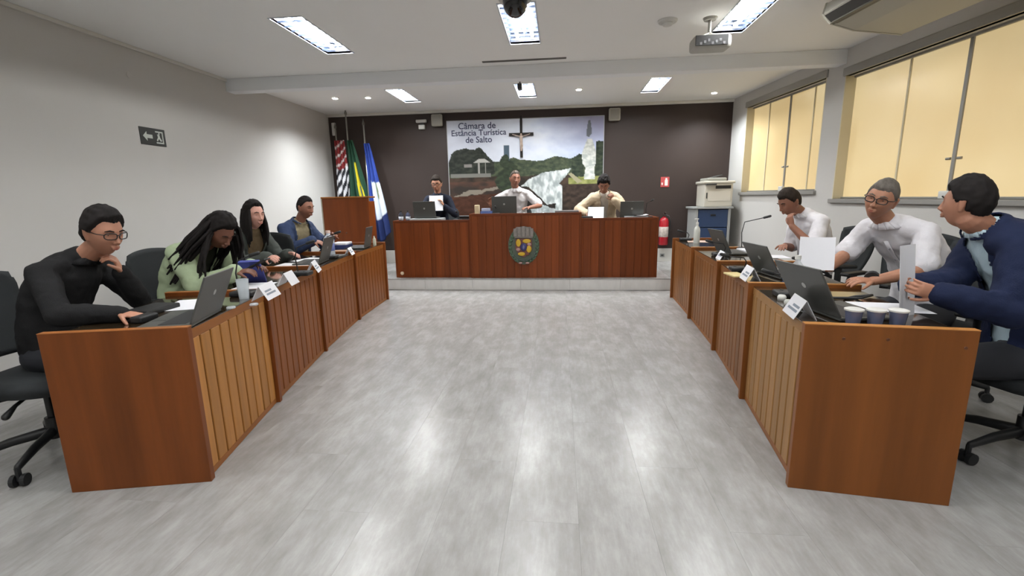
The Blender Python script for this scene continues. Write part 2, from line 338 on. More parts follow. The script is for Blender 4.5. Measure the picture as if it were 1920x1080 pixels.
# ------------------------------------------------------------------ councillors' desks, one unit per seat
GL=[(-1.684,1.86),(-1.88,2.752),(-2.082,3.784),(-2.243,4.868),(-2.307,5.92)]
GR=[(1.043,2.017),(1.178,2.989),(1.305,3.972),(1.382,5.029),(1.440,6.10)]
DEP=.62; HD=.78
def deskunit(a,b,side,label,first,last,ew,sw,nsl=10):
    a=V((a[0],a[1],0)); b=V((b[0],b[1],0)); L=(b-a).length; s=(b-a).normalized(); t=V((s.y,-s.x,0))*(1 if side>0 else -1)
    # exact outward: left row -> -x, right row -> +x
    if t.x*side<0: t=-t
    T=thing('council_desk',label,'desk',a,0,'desks of the %s row'%('left' if side<0 else 'right'))
    M=Matrix(((s.x,t.x,0,0),(s.y,t.y,0,0),(0,0,1,0),(0,0,0,1)))
    # local: x along row, y outward, z up
    th=.036; p0=-.018 if not first else 0
    MB().rbox((p0,0,0),(p0+th,DEP,HD-.004),.003,M=M).obj('end_panel',ew,T)
    MB().rbox((p0-.0005,-.0005,HD-.004),(p0+th+.0005,DEP+.0005,HD),.0015,M=M).obj('top_edge',mat('edge_wood_left',(150,92,46),.4) if side<0 else mat('edge_wood_right',(178,122,66),.4),T)
    if last: MB().rbox((L-.02,0,0),(L+.016,DEP,HD),.005,M=M).obj('end_panel',ew,T)
    x0=p0+th+.001; x1=L-(.019 if not last else .021)
    fr=.022 if side<0 else .03
    MB().box((x0,fr+.014,.0),(x1,fr+.028,HD-.05),M=M).obj('backing_board',backw,T)
    MB().rbox((x0,fr,HD-.075),(x1,fr+.03,HD-.028),.004,M=M).obj('top_rail',railw if side<0 else sw,T)
    MB().rbox((x0,fr+.002,.0),(x1,fr+.026,.035),.004,M=M).obj('bottom_rail',railw,T)
    sl=(x1-x0)/nsl
    me=MB().rbox((-sl/2+.007,-.008,0),(sl/2-.007,.008,HD-.075-.035),.003,seg=1,M=M).mesh('slat',sw)
    for i in range(nsl):
        o=bpy.data.objects.new('slat',me); C.objects.link(o); o.parent=T; q=M@V((x0+sl*(i+.5),fr+.008,.035)); o.location=q
    MB().rbox((x0,fr+.031,HD-.065),(x1,DEP-.01,HD-.035),.003,M=M).obj('worktop',topw,T)
    MB().rbox((x0+.004,fr+.0,HD-.028),(x1-.004,DEP-.03,HD-.022),.002,M=M).obj('glass_top',mat('glass_dark',(50,40,28),.06,coat=.6,noise_amt=.2,scale=(5,3,4)),T)
    MB().rbox((x0,DEP-.07,HD-.11),(x1,DEP-.05,HD-.066),.003,M=M).obj('apron',ew,T)
    return T,M
names=['nearest to the camera','second from the camera','third from the camera','farthest, by the platform']
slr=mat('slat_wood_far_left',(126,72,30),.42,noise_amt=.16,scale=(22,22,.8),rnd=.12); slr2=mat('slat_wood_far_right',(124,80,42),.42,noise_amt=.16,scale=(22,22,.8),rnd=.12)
DL=[];DR=[]
for i in range(4):
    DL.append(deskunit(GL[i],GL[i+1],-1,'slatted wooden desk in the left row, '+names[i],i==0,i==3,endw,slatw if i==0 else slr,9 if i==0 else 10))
for i in range(4):
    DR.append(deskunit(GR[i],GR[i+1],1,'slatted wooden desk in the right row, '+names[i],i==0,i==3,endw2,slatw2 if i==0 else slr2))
for y,z in ((.15,.72),(.31,.725),(.58,.705)):
    q=DR[0][1]@V((0,y,z)); MB().lathe(q,[(0,0),(.007,0),(.006,.0015),(0,.002)],10,axis=DR[0][1].to_3x3()@V((-1,0,0))).obj('screw_cap',mat('screw_brown',(92,52,28),.5),DR[0][0])
# ------------------------------------------------------------------ presiding desk on the platform
def predesk(x0,x1,yf,h,label,nb,mm):
    T=thing('platform_desk',label,'desk',((x0+x1)/2,yf,ZP),0,'wooden desks on the platform')
    w=(x1-x0)/2
    MB().box((-w+.01,.02,0),(w-.01,.035,h-.03)).obj('backing_board',backw,T)
    random.seed(int(w*100)); cuts=[-w+.03]
    for i in range(1,nb): cuts.append(-w+.03+(2*w-.06)*(i+random.uniform(-.25,.25))/nb)
    cuts.append(w-.03)
    for i in range(nb): MB().rbox((cuts[i]+.0008,.002,.0),(cuts[i+1]-.0008,.02,h-.035),.0015,seg=1).obj('board',mm,T)
    for sx in (-1,1): MB().rbox((min(sx*w,sx*(w-.03)),0,0),(max(sx*w,sx*(w-.03)),.62,h),.004).obj('end_panel',redw,T)
    MB().rbox((-w+.03,.0,h-.035),(w-.03,.03,h),.004).obj('top_rail',redw2,T)
    MB().rbox((-w+.03,.03,h-.06),(w-.03,.6,h-.03),.003).obj('worktop',topw,T)
    return T
TL=predesk(-2.455,-1.30,6.66,.85,'lower wooden desk at the left end of the platform bench',11,redw)
TC=predesk(-1.30,.305,6.62,.935,'taller central wooden desk bearing the coat of arms',15,redw)
TR=predesk(.305,1.375,6.66,.85,'lower wooden desk at the right end of the platform bench',10,redw)
HS,HCN=ZP+.82,ZP+.905    # worktop heights
# small round floor socket on left desk
o=MB().lathe((0,0,0),[(.0,-.002),(.026,-.002),(.028,.006),(.018,.012),(0,.013)],20,axis=(0,-1,0)).obj('round_socket',mat('cream_plastic',(225,205,175),.5),None,smooth=True,loc=(-2.36,6.66,.235)); tag(o,'small round cream socket low on the left platform desk','socket')
# ------------------------------------------------------------------ coat of arms
T=thing('coat_of_arms','painted municipal coat of arms fixed to the central desk','emblem',(-.515,6.618,.655))
GRN=mat('relief_green',(74,98,76),.6,noise_amt=.3,scale=(40,40,40)); GRY=mat('relief_grey',(128,122,118),.6,noise_amt=.2,scale=(30,30,30)); YEL=mat('relief_yellow',(196,160,38),.5); RED=mat('relief_red',(104,62,56),.5); BLU=mat('relief_blue',(44,46,96),.5); PNK=mat('relief_pink',(168,132,128),.5)
RX=Matrix.Rotation(PI/2,4,'X')
def pz(poly,d0,d1): # polygon in x,z plane, thickness toward camera (-y)
    return MB().prism(poly,-d1,-d0,M=Matrix(((1,0,0,0),(0,0,1,0),(0,1,0,0),(0,0,0,1))))
ov=[(.225*math.cos(a),-.01+.275*math.sin(a)) for a in [2*PI*k/32 for k in range(32)]]
pz(ov,0,.012).obj('plaque',mat('plaque_dark',(78,88,76),.6),T)
lf=MB()
for sx in (-1,1):
    for k in range(11):
        a=math.radians(-78+k*13.5); r0=.20
        c=V((sx*.195*math.cos(a),-.016,-.02+.235*math.sin(a)))
        for d in (-.5,.5):
            an=a+PI/2+d; dr=V((sx*math.cos(an),0,math.sin(an)))*.045
            lf.tube([c-dr*.2,c+dr*.4,c+dr],[(.004,.004),(.018,.006),(.003,.003)],6)
lf.obj('laurel_leaves',GRN,T,smooth=True)
# mural crown
cr_=MB(); cr_.prism([(-.13,.10),(.13,.10),(.15,.2),(.10,.255),(-.10,.255),(-.15,.2)],.012,.03,M=Matrix(((1,0,0,0),(0,0,-1,0),(0,1,0,0),(0,0,0,1))))
for k in range(5):
    x=-.12+.06*k; h=.235+.03*(1-abs(k-2)/2); cr_.rbox((x-.022,-.045,.12),(x+.022,-.028,h),.004)
cr_.obj('mural_crown',GRY,T)
sh=[(-.115,.09),(.115,.09),(.12,-.06),(.07,-.14),(0,-.18),(-.07,-.14),(-.12,-.06)]
pz(sh,.012,.03).obj('shield',RED,T)
for (cx,cz,rx,rz,m) in ((-.075,.03,.035,.055,YEL),(.045,.055,.06,.03,YEL),(.075,-.06,.038,.05,YEL),(-.03,-.13,.055,.028,YEL),(-.08,-.065,.03,.025,PNK),(.08,.01,.03,.022,PNK),(.05,-.13,.035,.02,RED)):
    MB().ell((cx,-.032,cz),(rx,.008,rz),12,8).obj('charge',m,T,smooth=True)
MB().ell((0,-.036,-.03),(.048,.012,.058),16,10).obj('inner_shield',BLU,T,smooth=True)
MB().ell((0,-.046,-.03),(.016,.006,.03),10,8).obj('inner_charge',mat('relief_bluegrey',(110,112,145),.5),T,smooth=True)
rb=MB()
for i in range(8):
    a=math.radians(200+i*20); a2=math.radians(200+(i+1)*20)
    p=[V((.17*math.cos(q),-.02,-.10+.13*math.sin(q)+ (.008 if (i+j)%2 else -.004))) for j,q in enumerate((a,a2))]
    rb.tube(p,[(.004,.018)]*2,6)
rb.obj('ribbon',mat('relief_ribbon',(92,106,108),.6),T)
for sx in (-1,1): MB().ell((sx*.05,-.02,-.262),(.03,.01,.014),10,6).obj('ribbon_end',PNK,T,smooth=True)
# ------------------------------------------------------------------ lectern
T=thing('lectern','tall plain wooden lectern standing in front of the flags','lectern',(-3.29,7.05,ZP))
wl,dl,hl=.372,.24,1.19
MB().rbox((-wl,-dl/2,0),(wl,-dl/2+.025,hl),.005).obj('front_panel',lectw,T)
for sx in (-1,1): MB().rbox((min(sx*wl,sx*(wl-.03)),-dl/2+.026,0),(max(sx*wl,sx*(wl-.03)),dl/2,hl-.05),.005).obj('side_panel',lectw,T)
MB().rbox((-wl-.015,-dl/2-.012,hl),(wl+.015,dl/2,hl+.025),.006).obj('top_board',railw,T)
MB().rbox((-wl-.018,-dl/2-.006,0),(-wl-.001,-dl/2+.03,hl),.004).obj('edge_strip',mat('pale_edge',(176,168,150),.5),T)
MB().rbox((-wl+.03,-.1,.55),(wl-.03,dl/2,.575),.003).obj('shelf',lectw,T)
MB().lathe((-.02,-dl/2,.66),[(0,0),(.014,0),(.01,.008),(0,.009)],12,axis=(0,-1,0)).obj('knob',mat('screw_brown',(92,52,28),.5),T)
# ------------------------------------------------------------------ flags
def flag(name,label,x,y,htop,zt,zb,wt,wb,fn,lean=0,nf=5,amp=.05,ph=0,drift=.1):
    T=thing('flag',label,'flag',(x,y,ZP),0,'furled flags in the corner')
    MB().tube([(0,0,.03),(lean,0,htop-ZP)],.013,10).obj('pole',mat('pole_silver',(170,168,160),.35,metal=.7),T,smooth=True)
    MB().lathe((lean,0,htop-ZP),[(0,0),(.02,.0),(.022,.03),(.012,.06),(0,.11)],12).obj('finial',mat('pole_silver'and'finial',(120,118,112),.35,metal=.7),T,smooth=True)
    MB().lathe((0,0,0),[(0,0),(.15,0),(.15,.02),(.05,.045),(.03,.09),(0,.09)],20).obj('pole_base',dgrey,T,auto=40)
    m=MB(); NU,NV=72,60; cols=[]
    for j in range(NV+1):
        v=j/NV; z=zt+(zb-zt)*v; wdt=wt+(wb-wt)*v**.8
        for i in range(NU+1):
            u=i/NU; f=math.sin(u*nf*2*PI+ph+v*1.5)
            px=lean*(z-ZP)/(htop-ZP)+(u-.15)*wdt+drift*v; py=f*amp*(.35+.65*v)-.03+.02*math.sin(v*6+u*3)
            zz=z-ZP-(0.10*v*math.sin(u*PI*1.3)) 
            m.v.append((px,py,zz)); cols.append(fn(u,v))
    for j in range(NV):
        for i in range(NU): a=j*(NU+1)+i; m.f.append((a,a+1,a+NU+2,a+NU+1)); m.m.append(0)
    o=m.obj('flag_cloth',vmat('cloth_print',.8),T,smooth=True)
    ca=o.data.color_attributes.new('col','FLOAT_COLOR','POINT')
    for k,c in enumerate(cols): ca.data[k].color=lin(c)
    md=o.modifiers.new('s','SOLIDIFY'); md.thickness=.002
    return T
def f1(u,v):
    if v<.34: return (120,34,36) if (v*9+u)%1<.75 else (190,180,178)
    return (28,28,34) if (v*7+u*2.4)%1<.5 else (206,206,210)
def f2(u,v):
    d=(u-.62)*1.9+(v-.62)*-.2
    if abs(u-.68-.18*(v-.5))<.14*(1-abs(v-.62)*1.7) and v>.25: return (196,182,40) if abs(u-.68-.18*(v-.5))>.05 or v<.55 else (70,104,150)
    if v>.88 and u>.35: return (216,200,120)
    return (22,56,38)
def f3(u,v):
    if v<.34+.1*u: return (34,56,128)
    if v<.78: 
        if (u-.75)**2*3+(v-.5)**2<.01: return (110,120,90)
        return (206,214,224) if u>.28 else (34,56,128)
    return (34,48,96)
flag('','black and white striped flag with a red corner, nearest the left wall',-3.86,8.0,2.55,2.35,1.0,.18,.30,f1,nf=3,amp=.03,drift=-.02)
flag('','green and yellow flag hanging in the middle of the three flags',-3.63,7.95,2.76,2.34,.95,.10,.42,f2,nf=3,ph=1,amp=.04,drift=.02)
flag('','blue and white flag on the right of the three flags',-3.33,7.95,2.58,2.28,.70,.10,.32,f3,nf=3,ph=2,amp=.035,drift=.10)
# ------------------------------------------------------------------ mural panel with lettering
PX0,PX1,PZ0,PZ1=-1.955,.735,1.02,2.64
def inpoly(x,y,P):
    r=False; j=len(P)-1
    for i in range(len(P)):
        if (P[i][1]>y)!=(P[j][1]>y) and x<(P[j][0]-P[i][0])*(y-P[i][1])/(P[j][1]-P[i][1])+P[i][0]: r=not r
        j=i
    return r
def nz(x,y,s=8,k=0): return noise.fractal(V((x*s,y*s,k)),1,2,4)
def mix(a,b,t): t=max(0,min(1,t)); return tuple(a[i]+(b[i]-a[i])*t for i in range(3))
FALL=[(.53,.60),(.60,.55),(.80,.50),(.76,.60),(.72,.66),(.79,.72),(.78,1.1),(.69,1.1),(.70,.86),(.64,.87),(.60,.80),(.52,.68),(.47,.67)]
ROCK=[(.44,.68),(.52,.70),(.60,.80),(.64,.88),(.70,.86),(.70,1.02),(.60,.99),(.55,.92),(.5,.9),(.44,.95)]
STAT=[(.885,.28),(.90,.22),(.93,.22),(.955,.34),(.955,.46),(.945,.50),(.95,.62),(.88,.62),(.89,.50),(.87,.46),(.865,.36)]
TOPF=[(.893,.19),(.897,.1),(.905,.035),(.918,.035),(.925,.12),(.925,.17),(.91,.20)]
TREEL=[(.02,.33),(.06,.29),(.12,.28),(.18,.29),(.21,.27),(.235,.31),(.26,.36),(.30,.42),(.30,.55),(.0,.55),(.0,.42)]
def poster(u,v):
    n=nz(u,v,9); n2=nz(u,v,30,3)
    c=mix((190,194,206),(218,224,234),u*1.8+n*.3)
    c=mix(c,(184,196,222),(u-.5)*2.2+n*.4)
    c=mix(c,(152,152,178),max(0,(u-.58)*3.2)*max(0,1-v*3)+n*.12*max(0,min(1,(u-.5)*5)))
    hz=.42+.02*n+(.03 if u<.3 else 0)-(.04*math.exp(-((u-.72)/.09)**2))-(.03*math.exp(-((u-.42)/.07)**2))
    if v>hz: c=mix((52,62,50),(84,92,70),.5+n2)
    if v>.57+.02*n: c=mix((44,40,36),(74,60,50),.5+n+n2*.5)
    if inpoly(u+n*.01,v+n2*.01,TREEL): c=mix((38,42,38),(60,64,56),.4+n2)
    if .01<u<.28 and .535<v<.575: c=(118,118,112)
    if u<.36 and v>.62: 
        c=mix((54,48,44),(86,62,52),.5+n*1.2); 
        if abs(v-(.80-.35*u+n*.03))<.018: c=(132,124,112)
        if v>.78-.1*u: c=mix((66,42,32),(80,52,40),.5+n2)
    if .165<u<.275 and .385<v<.425 and abs(u-.22)<.055*(v-.365)/.06: c=(168,166,160)
    if .195<u<.205 and .42<v<.54 or .24<u<.247 and .42<v<.54: c=(150,148,142)
    if .10<u<.155 and .44<v<.47: c=(128,124,120)
    if abs(u-.385)<.018 and .255<v<.44: c=(76,92,104)
    if (u-.385)**2/.0045+(v-.60)**2/.045<1+n: c=mix((44,52,42),(62,72,54),.5+n2)
    if inpoly(u+n*.008,v+n*.01,FALL): c=mix((150,158,158),(214,220,218),.5+nz(u,v*.3,34,5)*1.3)
    if inpoly(u+n*.015,v+n*.015,ROCK): c=mix((30,28,28),(58,52,48),.5+n2)
    if .50<u<.71 and v>.88+.09*abs(u-.6)*4+n*.03: c=mix((140,150,150),(190,198,198),.5+n2)
    if u>.955 and v>.26-.3*(u-.955)+n*.02 or (.80<u<.88 and v>.36+.1*abs(u-.85)*6+n*.03 and v<.6): c=mix((36,46,38),(66,74,58),.4+n2)
    if u>.78 and .60+n*.02<v<.67 : c=mix((150,152,96),(112,118,66),.5+n2)
    if u>.74 and v>.665: c=mix((46,38,34),(70,58,50),.5+n2)
    if inpoly(u,v,[(.78,.56),(.80,.55),(.87,.64),(.84,.66)]): c=(150,144,118)
    if inpoly(u,v,STAT): c=mix((168,174,170),(208,210,204),.5+n2*1.4)
    if inpoly(u,v,TOPF): c=(104,108,114)
    return c
T=thing('mural_panel','wide printed photo panel of a waterfall and statue on the brown wall','wall panel',((PX0+PX1)/2,YB,(PZ0+PZ1)/2))
PWd,PHt=(PX1-PX0),(PZ1-PZ0)
MB().rbox((-PWd/2-.012,-.03,-PHt/2-.012),(PWd/2+.012,-.001,PHt/2+.012),.004).obj('panel_frame',mat('panel_edge',(170,172,174),.5),T)
m=MB(); NU,NV=250,150; cols=[]
for j in range(NV+1):
    for i in range(NU+1):
        m.v.append((-PWd/2+PWd*i/NU,-.031,PHt/2-PHt*j/NV)); cols.append(poster(i/NU,j/NV*PHt/1.66))
for j in range(NV):
    for i in range(NU): a=j*(NU+1)+i; m.f.append((a,a+NU+1,a+NU+2,a+1)); m.m.append(0)
o=m.obj('printed_picture',vmat('picture_print',.5,.2),T); ca=o.data.color_attributes.new('col','FLOAT_COLOR','POINT')
for k,c in enumerate(cols): ca.data[k].color=lin(c)
def text(s,x,z,size,mt,par,y=-.033,ext=.001,bold=.0,name='lettering'):
    cu=bpy.data.curves.new('t','FONT'); cu.body=s; cu.size=size; cu.extrude=ext; cu.align_x='CENTER'; cu.align_y='CENTER'; cu.offset=bold; cu.resolution_u=3
    to=bpy.data.objects.new('t',cu); C.objects.link(to); bpy.context.view_layer.update()
    me=bpy.data.meshes.new_from_object(to.evaluated_get(bpy.context.evaluated_depsgraph_get())); bpy.data.objects.remove(to)
    me.materials.clear(); me.materials.append(mt); me.transform(Matrix.Rotation(PI/2,4,'X'))
    o=bpy.data.objects.new(name,me); C.objects.link(o); o.parent=par; o.location=(x,y,z); return o
let=mat('letter_navy',(56,60,88),.5)
for s,u,v,sz in (('Câmara de',.195,.045,.15),('Estância Turística',.205,.118,.138),('de Salto',.205,.192,.145)):
    text(s,-PWd/2+PWd*u,PHt/2-1.66*v*.95-.02,sz,let,T,bold=.002)
# crucifix
T=thing('crucifix','dark wooden crucifix with a pale figure hung in front of the mural','crucifix',(-.66,YB-.035,2.36))
dk=mat('dark_wood',(30,25,22),.6)
MB().rbox((-.022,-.03,-.36),(.022,0,.26),.004).rbox((-.02,-.02,.26),(.02,0,.33),.003).obj('upright',dk,T)
MB().rbox((-.21,-.031,-.0),(.21,-.001,.05),.004).obj('crossbar',dk,T)
cf=MB(); sk=mat('carved_figure',(176,156,142),.6)
cf.ell((0,-.055,.015),(.017,.018,.022)); cf.tube([(0,-.05,-.005),(0,-.05,-.06),(.003,-.05,-.11)],[(.026,.014),(.024,.013),(.02,.012)],10,side=(1,0,0),round_=True)
for sx in (-1,1):
    cf.tube([(sx*.02,-.048,-.015),(sx*.085,-.046,.005),(sx*.15,-.04,.025)],[.010,.008,.006],8,round_=True)
    cf.tube([(sx*.01,-.05,-.11),(sx*.014+.008,-.062,-.17),(sx*.004,-.045,-.25)],[.013,.011,.007],8,round_=True)
cf.obj('figure',sk,T,smooth=True)
# speakers, emergency light
spk=mat('speaker_cream',(168,164,152),.6)
def spkr(x,z,l):
    T=thing('wall_speaker',l,'speaker',(x,YB,z),0,'small speakers high on the brown wall')
    MB().rbox((-.095,-.11,-.10),(.095,-.02,.10),.03,seg=4).obj('speaker_body',spk,T,auto=40)
    MB().rbox((-.075,-.116,-.08),(.075,-.111,.08),.02).obj('grille',mat('grille',(150,147,138),.8,bump=.6,bscale=300),T)
    MB().rbox((-.03,-.03,-.03),(.03,0,.03),.005).obj('bracket',dgrey,T)
spkr(-2.12,2.66,'small cream wall speaker at the upper left of the mural')
spkr(.905,2.65,'small cream wall speaker at the upper right of the mural')
T=thing('emergency_lamp','two-piece white emergency lamp on the brown wall left of the mural','emergency lamp',(-2.405,YB,2.60))
MB().rbox((-.095,-.07,.035),(.095,0,.085),.012).obj('lamp_bar',white_pl,T); MB().rbox((-.055,-.06,-.075),(.055,0,.0),.012).obj('battery_box',white_pl,T)
MB().rbox((-.03,-.03,0),(.03,0,.035),.004).obj('bracket',dgrey,T)
o=MB().rbox((-.035,-.04,-.11),(.035,0,.11),.012).obj('wall_sensor',white_pl,None,loc=(-4.02,YB,2.58)); tag(o,'slim pale sensor box in the left back corner under the ceiling','sensor')
# extinguisher with sign
T=thing('fire_extinguisher','red fire extinguisher with a pale label hung low on the brown wall','fire extinguisher',(1.78,YB-.09,.47))
redp=mat('red_paint',(170,26,40),.3,coat=.5)
MB().lathe((0,0,0),[(0,0),(.07,0),(.078,.02),(.078,.40),(.06,.45),(.025,.475),(.025,.49),(0,.49)],24).obj('cylinder_body',redp,T,auto=45)
MB().lathe((0,0,.14),[(.0785,0),(.0795,.002),(.0795,.17),(.0785,.172)],24).obj('label_band',mat('label_print',(196,184,176),.5,noise_amt=.3,scale=(30,30,30)),T,smooth=True)
MB().rbox((-.02,-.03,.49),(.02,.03,.53),.006).tube([(0,-.02,.53),(0,-.09,.56)],.01).tube([(0,-.02,.515),(0,-.1,.50)],.008).obj('valve_handle',mat('valve',(60,50,46),.4),T)
MB().tube([(0,.02,.51),(.07,-.02,.50),(.10,-.03,.40),(.09,-.03,.22),(.085,-.04,.12)],.010,8,round_=True).obj('hose',black_pl,T,smooth=True)
MB().rbox((-.05,.06,.25),(.05,.09,.33),.004).obj('wall_bracket',dgrey,T)
T=thing('extinguisher_sign','small red and white sign on the brown wall above the extinguisher','sign',(1.785,YB,1.535))
MB().rbox((-.072,-.008,-.085),(.072,0,.085),.003).obj('sign_plate',mat('sign_red',(176,70,70),.5),T)
sw_=mat('sign_white',(226,214,210),.5)
MB().rbox((-.005,-.012,-.06),(.045,-.008,.035),.01).rbox((.005,-.012,.035),(.035,-.008,.065),.004).obj('extinguisher_symbol',sw_,T)
MB().prism([(-.06,-.01),(-.035,-.01),(-.035,-.05),(-.055,-.05)],-.012,-.008,M=Matrix(((1,0,0,0),(0,0,1,0),(0,1,0,0),(0,0,0,1)))).obj('arrow_symbol',sw_,T)
# outlet on the white skirting
T=thing('wall_outlet','grey outlet on the white skirting below the extinguisher','outlet',(1.79,YB-.012,.28))
MB().rbox((-.04,-.008,-.03),(.04,0,.03),.004).obj('outlet_plate',mat('outlet_grey',(150,152,150),.5),T); MB().rbox((-.02,-.011,-.012),(.02,-.008,.012),.003).obj('socket',dgrey,T)
# ------------------------------------------------------------------ printer and cabinet
T=thing('drawer_cabinet','grey cabinet with a blue front under the copier','cabinet',(2.42,7.93,ZP))
cg=mat('cabinet_grey',(158,160,158),.5); cb=mat('cabinet_blue',(42,62,96),.45)
MB().rbox((-.30,-.26,.92),(.30,.25,.95),.006).obj('cabinet_top',cg,T)
MB().rbox((-.27,.20,.02),(.27,.22,.92),.004).obj('back_board',cg,T)
for sx in (-1,1): MB().rbox((sx*.25-.02,-.24,0),(sx*.25+.02,.2,.92),.006).obj('side_panel',cg,T)
for k in range(3):
    q=MB().rbox((-.225,-.235,.06+.285*k),(.225,.19,.335+.285*k),.006).obj('drawer',cb,T)
    MB().rbox((-.04,-.25,.24+.285*k),(.04,-.236,.265+.285*k),.005).obj('drawer_handle',black_pl,q)
T=thing('copier','off-white office copier with a document feeder on the blue cabinet','printer',(2.49,7.93,ZP+.951))
pc=mat('printer_cream',(204,200,188),.5)
MB().rbox((-.215,-.22,0),(.215,.22,.36),.015).obj('printer_body',pc,T)
MB().rbox((-.24,-.235,.36),(.24,.23,.40),.015).obj('scanner_bed',pc,T)
MB().rbox((-.18,-.2,.401),(.12,.2,.45),.02).obj('document_feeder',mat('printer_grey',(150,150,142),.5),T)
MB().rbox((-.0,-.1,.451),(.2,.12,.465),.005,M=Matrix.Rotation(math.radians(-14),4,'Y')).obj('feeder_tray',dgrey,T)
MB().rbox((-.05,-.228,.28),(.18,-.219,.33),.004).obj('output_slot',black_pl,T)
MB().rbox((-.16,-.225,.09),(.18,-.2205,.24),.004).obj('paper_drawer',mat('printer_cream2',(214,210,198),.5),T)
MB().rbox((-.19,-.227,.13),(-.17,-.22,.22),.003).obj('side_vent',dgrey,T)
MB().rbox((-.21,-.27,.335),(-.05,-.225,.36),.006).obj('control_panel',dgrey,T)
# ------------------------------------------------------------------ ceiling things
T=thing('dome_camera','white dome camera with a dark bowl hanging in front of the middle lamp','camera',(-.325,3.68,ZC))
MB().lathe((0,0,-.10),[(.0,0),(.115,0),(.128,.02),(.128,.10),(.0,.10)],28).obj('camera_housing',mat('housing_white',(190,190,186),.5),T,auto=40)
MB().ell((0,0,-.10),(.092,.092,.112),28,16).obj('dark_dome',mat('dome_black',(18,18,22),.08,coat=.5),T,smooth=True)
T=thing('projector','white ceiling projector with a dark rear panel of sockets','projector',(1.30,4.55,ZC))
MB().lathe((0,0,-.02),[(0,0),(.05,0),(.06,.02),(0,.02)],20).obj('ceiling_plate',grey_al,T,auto=30)
MB().tube([(0,0,-.02),(0,0,-.12)],.014).tube([(0,0,-.12),(-.11,-.03,-.17)],.008).tube([(0,0,-.12),(.10,-.03,-.17)],.008).tube([(0,0,-.12),(0,.08,-.17)],.008).obj('bracket',grey_al,T)
RZ=Matrix.Rotation(math.radians(0),4,'Z')
MB().rbox((-.155,-.12,-.275),(.16,.06,-.165),.035,seg=4).obj('projector_body',mat('projector_white',(178,177,170),.5),T,auto=40)
MB().rbox((-.145,-.127,-.255),(.125,-.119,-.172),.012).obj('rear_panel',mat('rear_dark',(52,52,52),.5),T)
pp=MB()
for k in range(7): pp.rbox((-.11+.032*k,-.131,-.25+.012*(k%3)),(-.09+.032*k,-.1275,-.228+.012*(k%3)),.002)
pp.obj('rear_sockets',mat('socket_grey',(120,120,122),.5),T)
MB().lathe((.07,.06,-.22),[(0,0),(.04,0),(.036,.02),(0,.018)],20,axis=(0,1,0)).obj('lens',black_pl,T)
T=thing('smoke_detector','round smoke detector on the ceiling left of the projector','smoke detector',(.94,4.55,ZC))
MB().lathe((0,0,-.02),[(0,0),(.075,0),(.085,.01),(.085,.02),(0,.02)],28).obj('detector_base',white_pl,T,auto=30); MB().lathe((0,0,-.045),[(0,0),(.035,0),(.045,.012),(.045,.026),(0,.026)],24).obj('detector_head',white_pl,T,auto=30)
T=thing('slot_diffuser','narrow grey slot across the ceiling in front of the beam','air slot',(-.4,5.52,ZC))
MB().rbox((-.47,-.022,-.008),(.47,.022,.002),.003).obj('slot_frame',mat('slot_grey',(104,102,98),.6),T); MB().box((-.46,-.008,-.0095),(.46,.008,-.0082)).obj('slot_gap',mat('slot_dark',(60,58,56),.8),T)
T=thing('hanging_camera','small black camera hanging from the ceiling behind the beam','camera',(-.50,6.15,ZC))
MB().tube([(0,0,0),(0,0,-.11)],.010).lathe((0,0,-.015),[(0,0),(.03,0),(.035,.015),(0,.015)],14).obj('ceiling_mount',dgrey,T); MB().rbox((-.028,-.06,-.18),(.028,.05,-.11),.012).obj('camera_body',black_pl,T); MB().lathe((0,-.06,-.145),[(0,0),(.02,0),(.018,.012),(0,.01)],14,axis=(0,-1,0)).obj('lens',black_pl,T)
# air conditioner hung under the ceiling by the right wall
T=thing('air_conditioner','large grey and white air conditioner under the ceiling at the right','air conditioner',(0,0,0))
AM=RW@Matrix.Translation((4.05,-.18,2.62))
A0=4.05
acw=mat('ac_cream',(176,173,160),.5); acd=mat('ac_dark',(44,42,38),.6)
MA=RW@Matrix.Translation((3.93,-.44,0))
prof=[(-.03,2.56),(-.42,2.60),(-.62,2.655),(-.68,2.72),(-.66,2.80),(-.03,2.80)]
mm=MB(); 
R3=Matrix(((0,0,1,0),(1,0,0,0),(0,1,0,0),(0,0,0,1)))
mm.prism(prof,0,1.35,M=MA@R3); mm.obj('cover',acw,T)
MB().prism([(-.60,2.645),(-.675,2.705),(-.69,2.70),(-.615,2.632)],.03,1.3,M=MA@R3).obj('outlet_grille',acd,T)
for k in range(2):
    MB().prism([(-.62+.03*k,2.636+.03-.03*k),(-.615+.03*k,2.64+.03-.03*k),(-.655,2.60+.03),(-.66,2.598+.03)],.05,1.28,M=MA@R3).obj('louvre_blade',mat('ac_blade',(90,87,78),.5),T)
MB().prism([(-.03,2.555),(-.42,2.595),(-.62,2.65),(-.685,2.72),(-.665,2.805),(-.03,2.805)],-.015,0,M=MA@R3).obj('end_cap',acw,T)
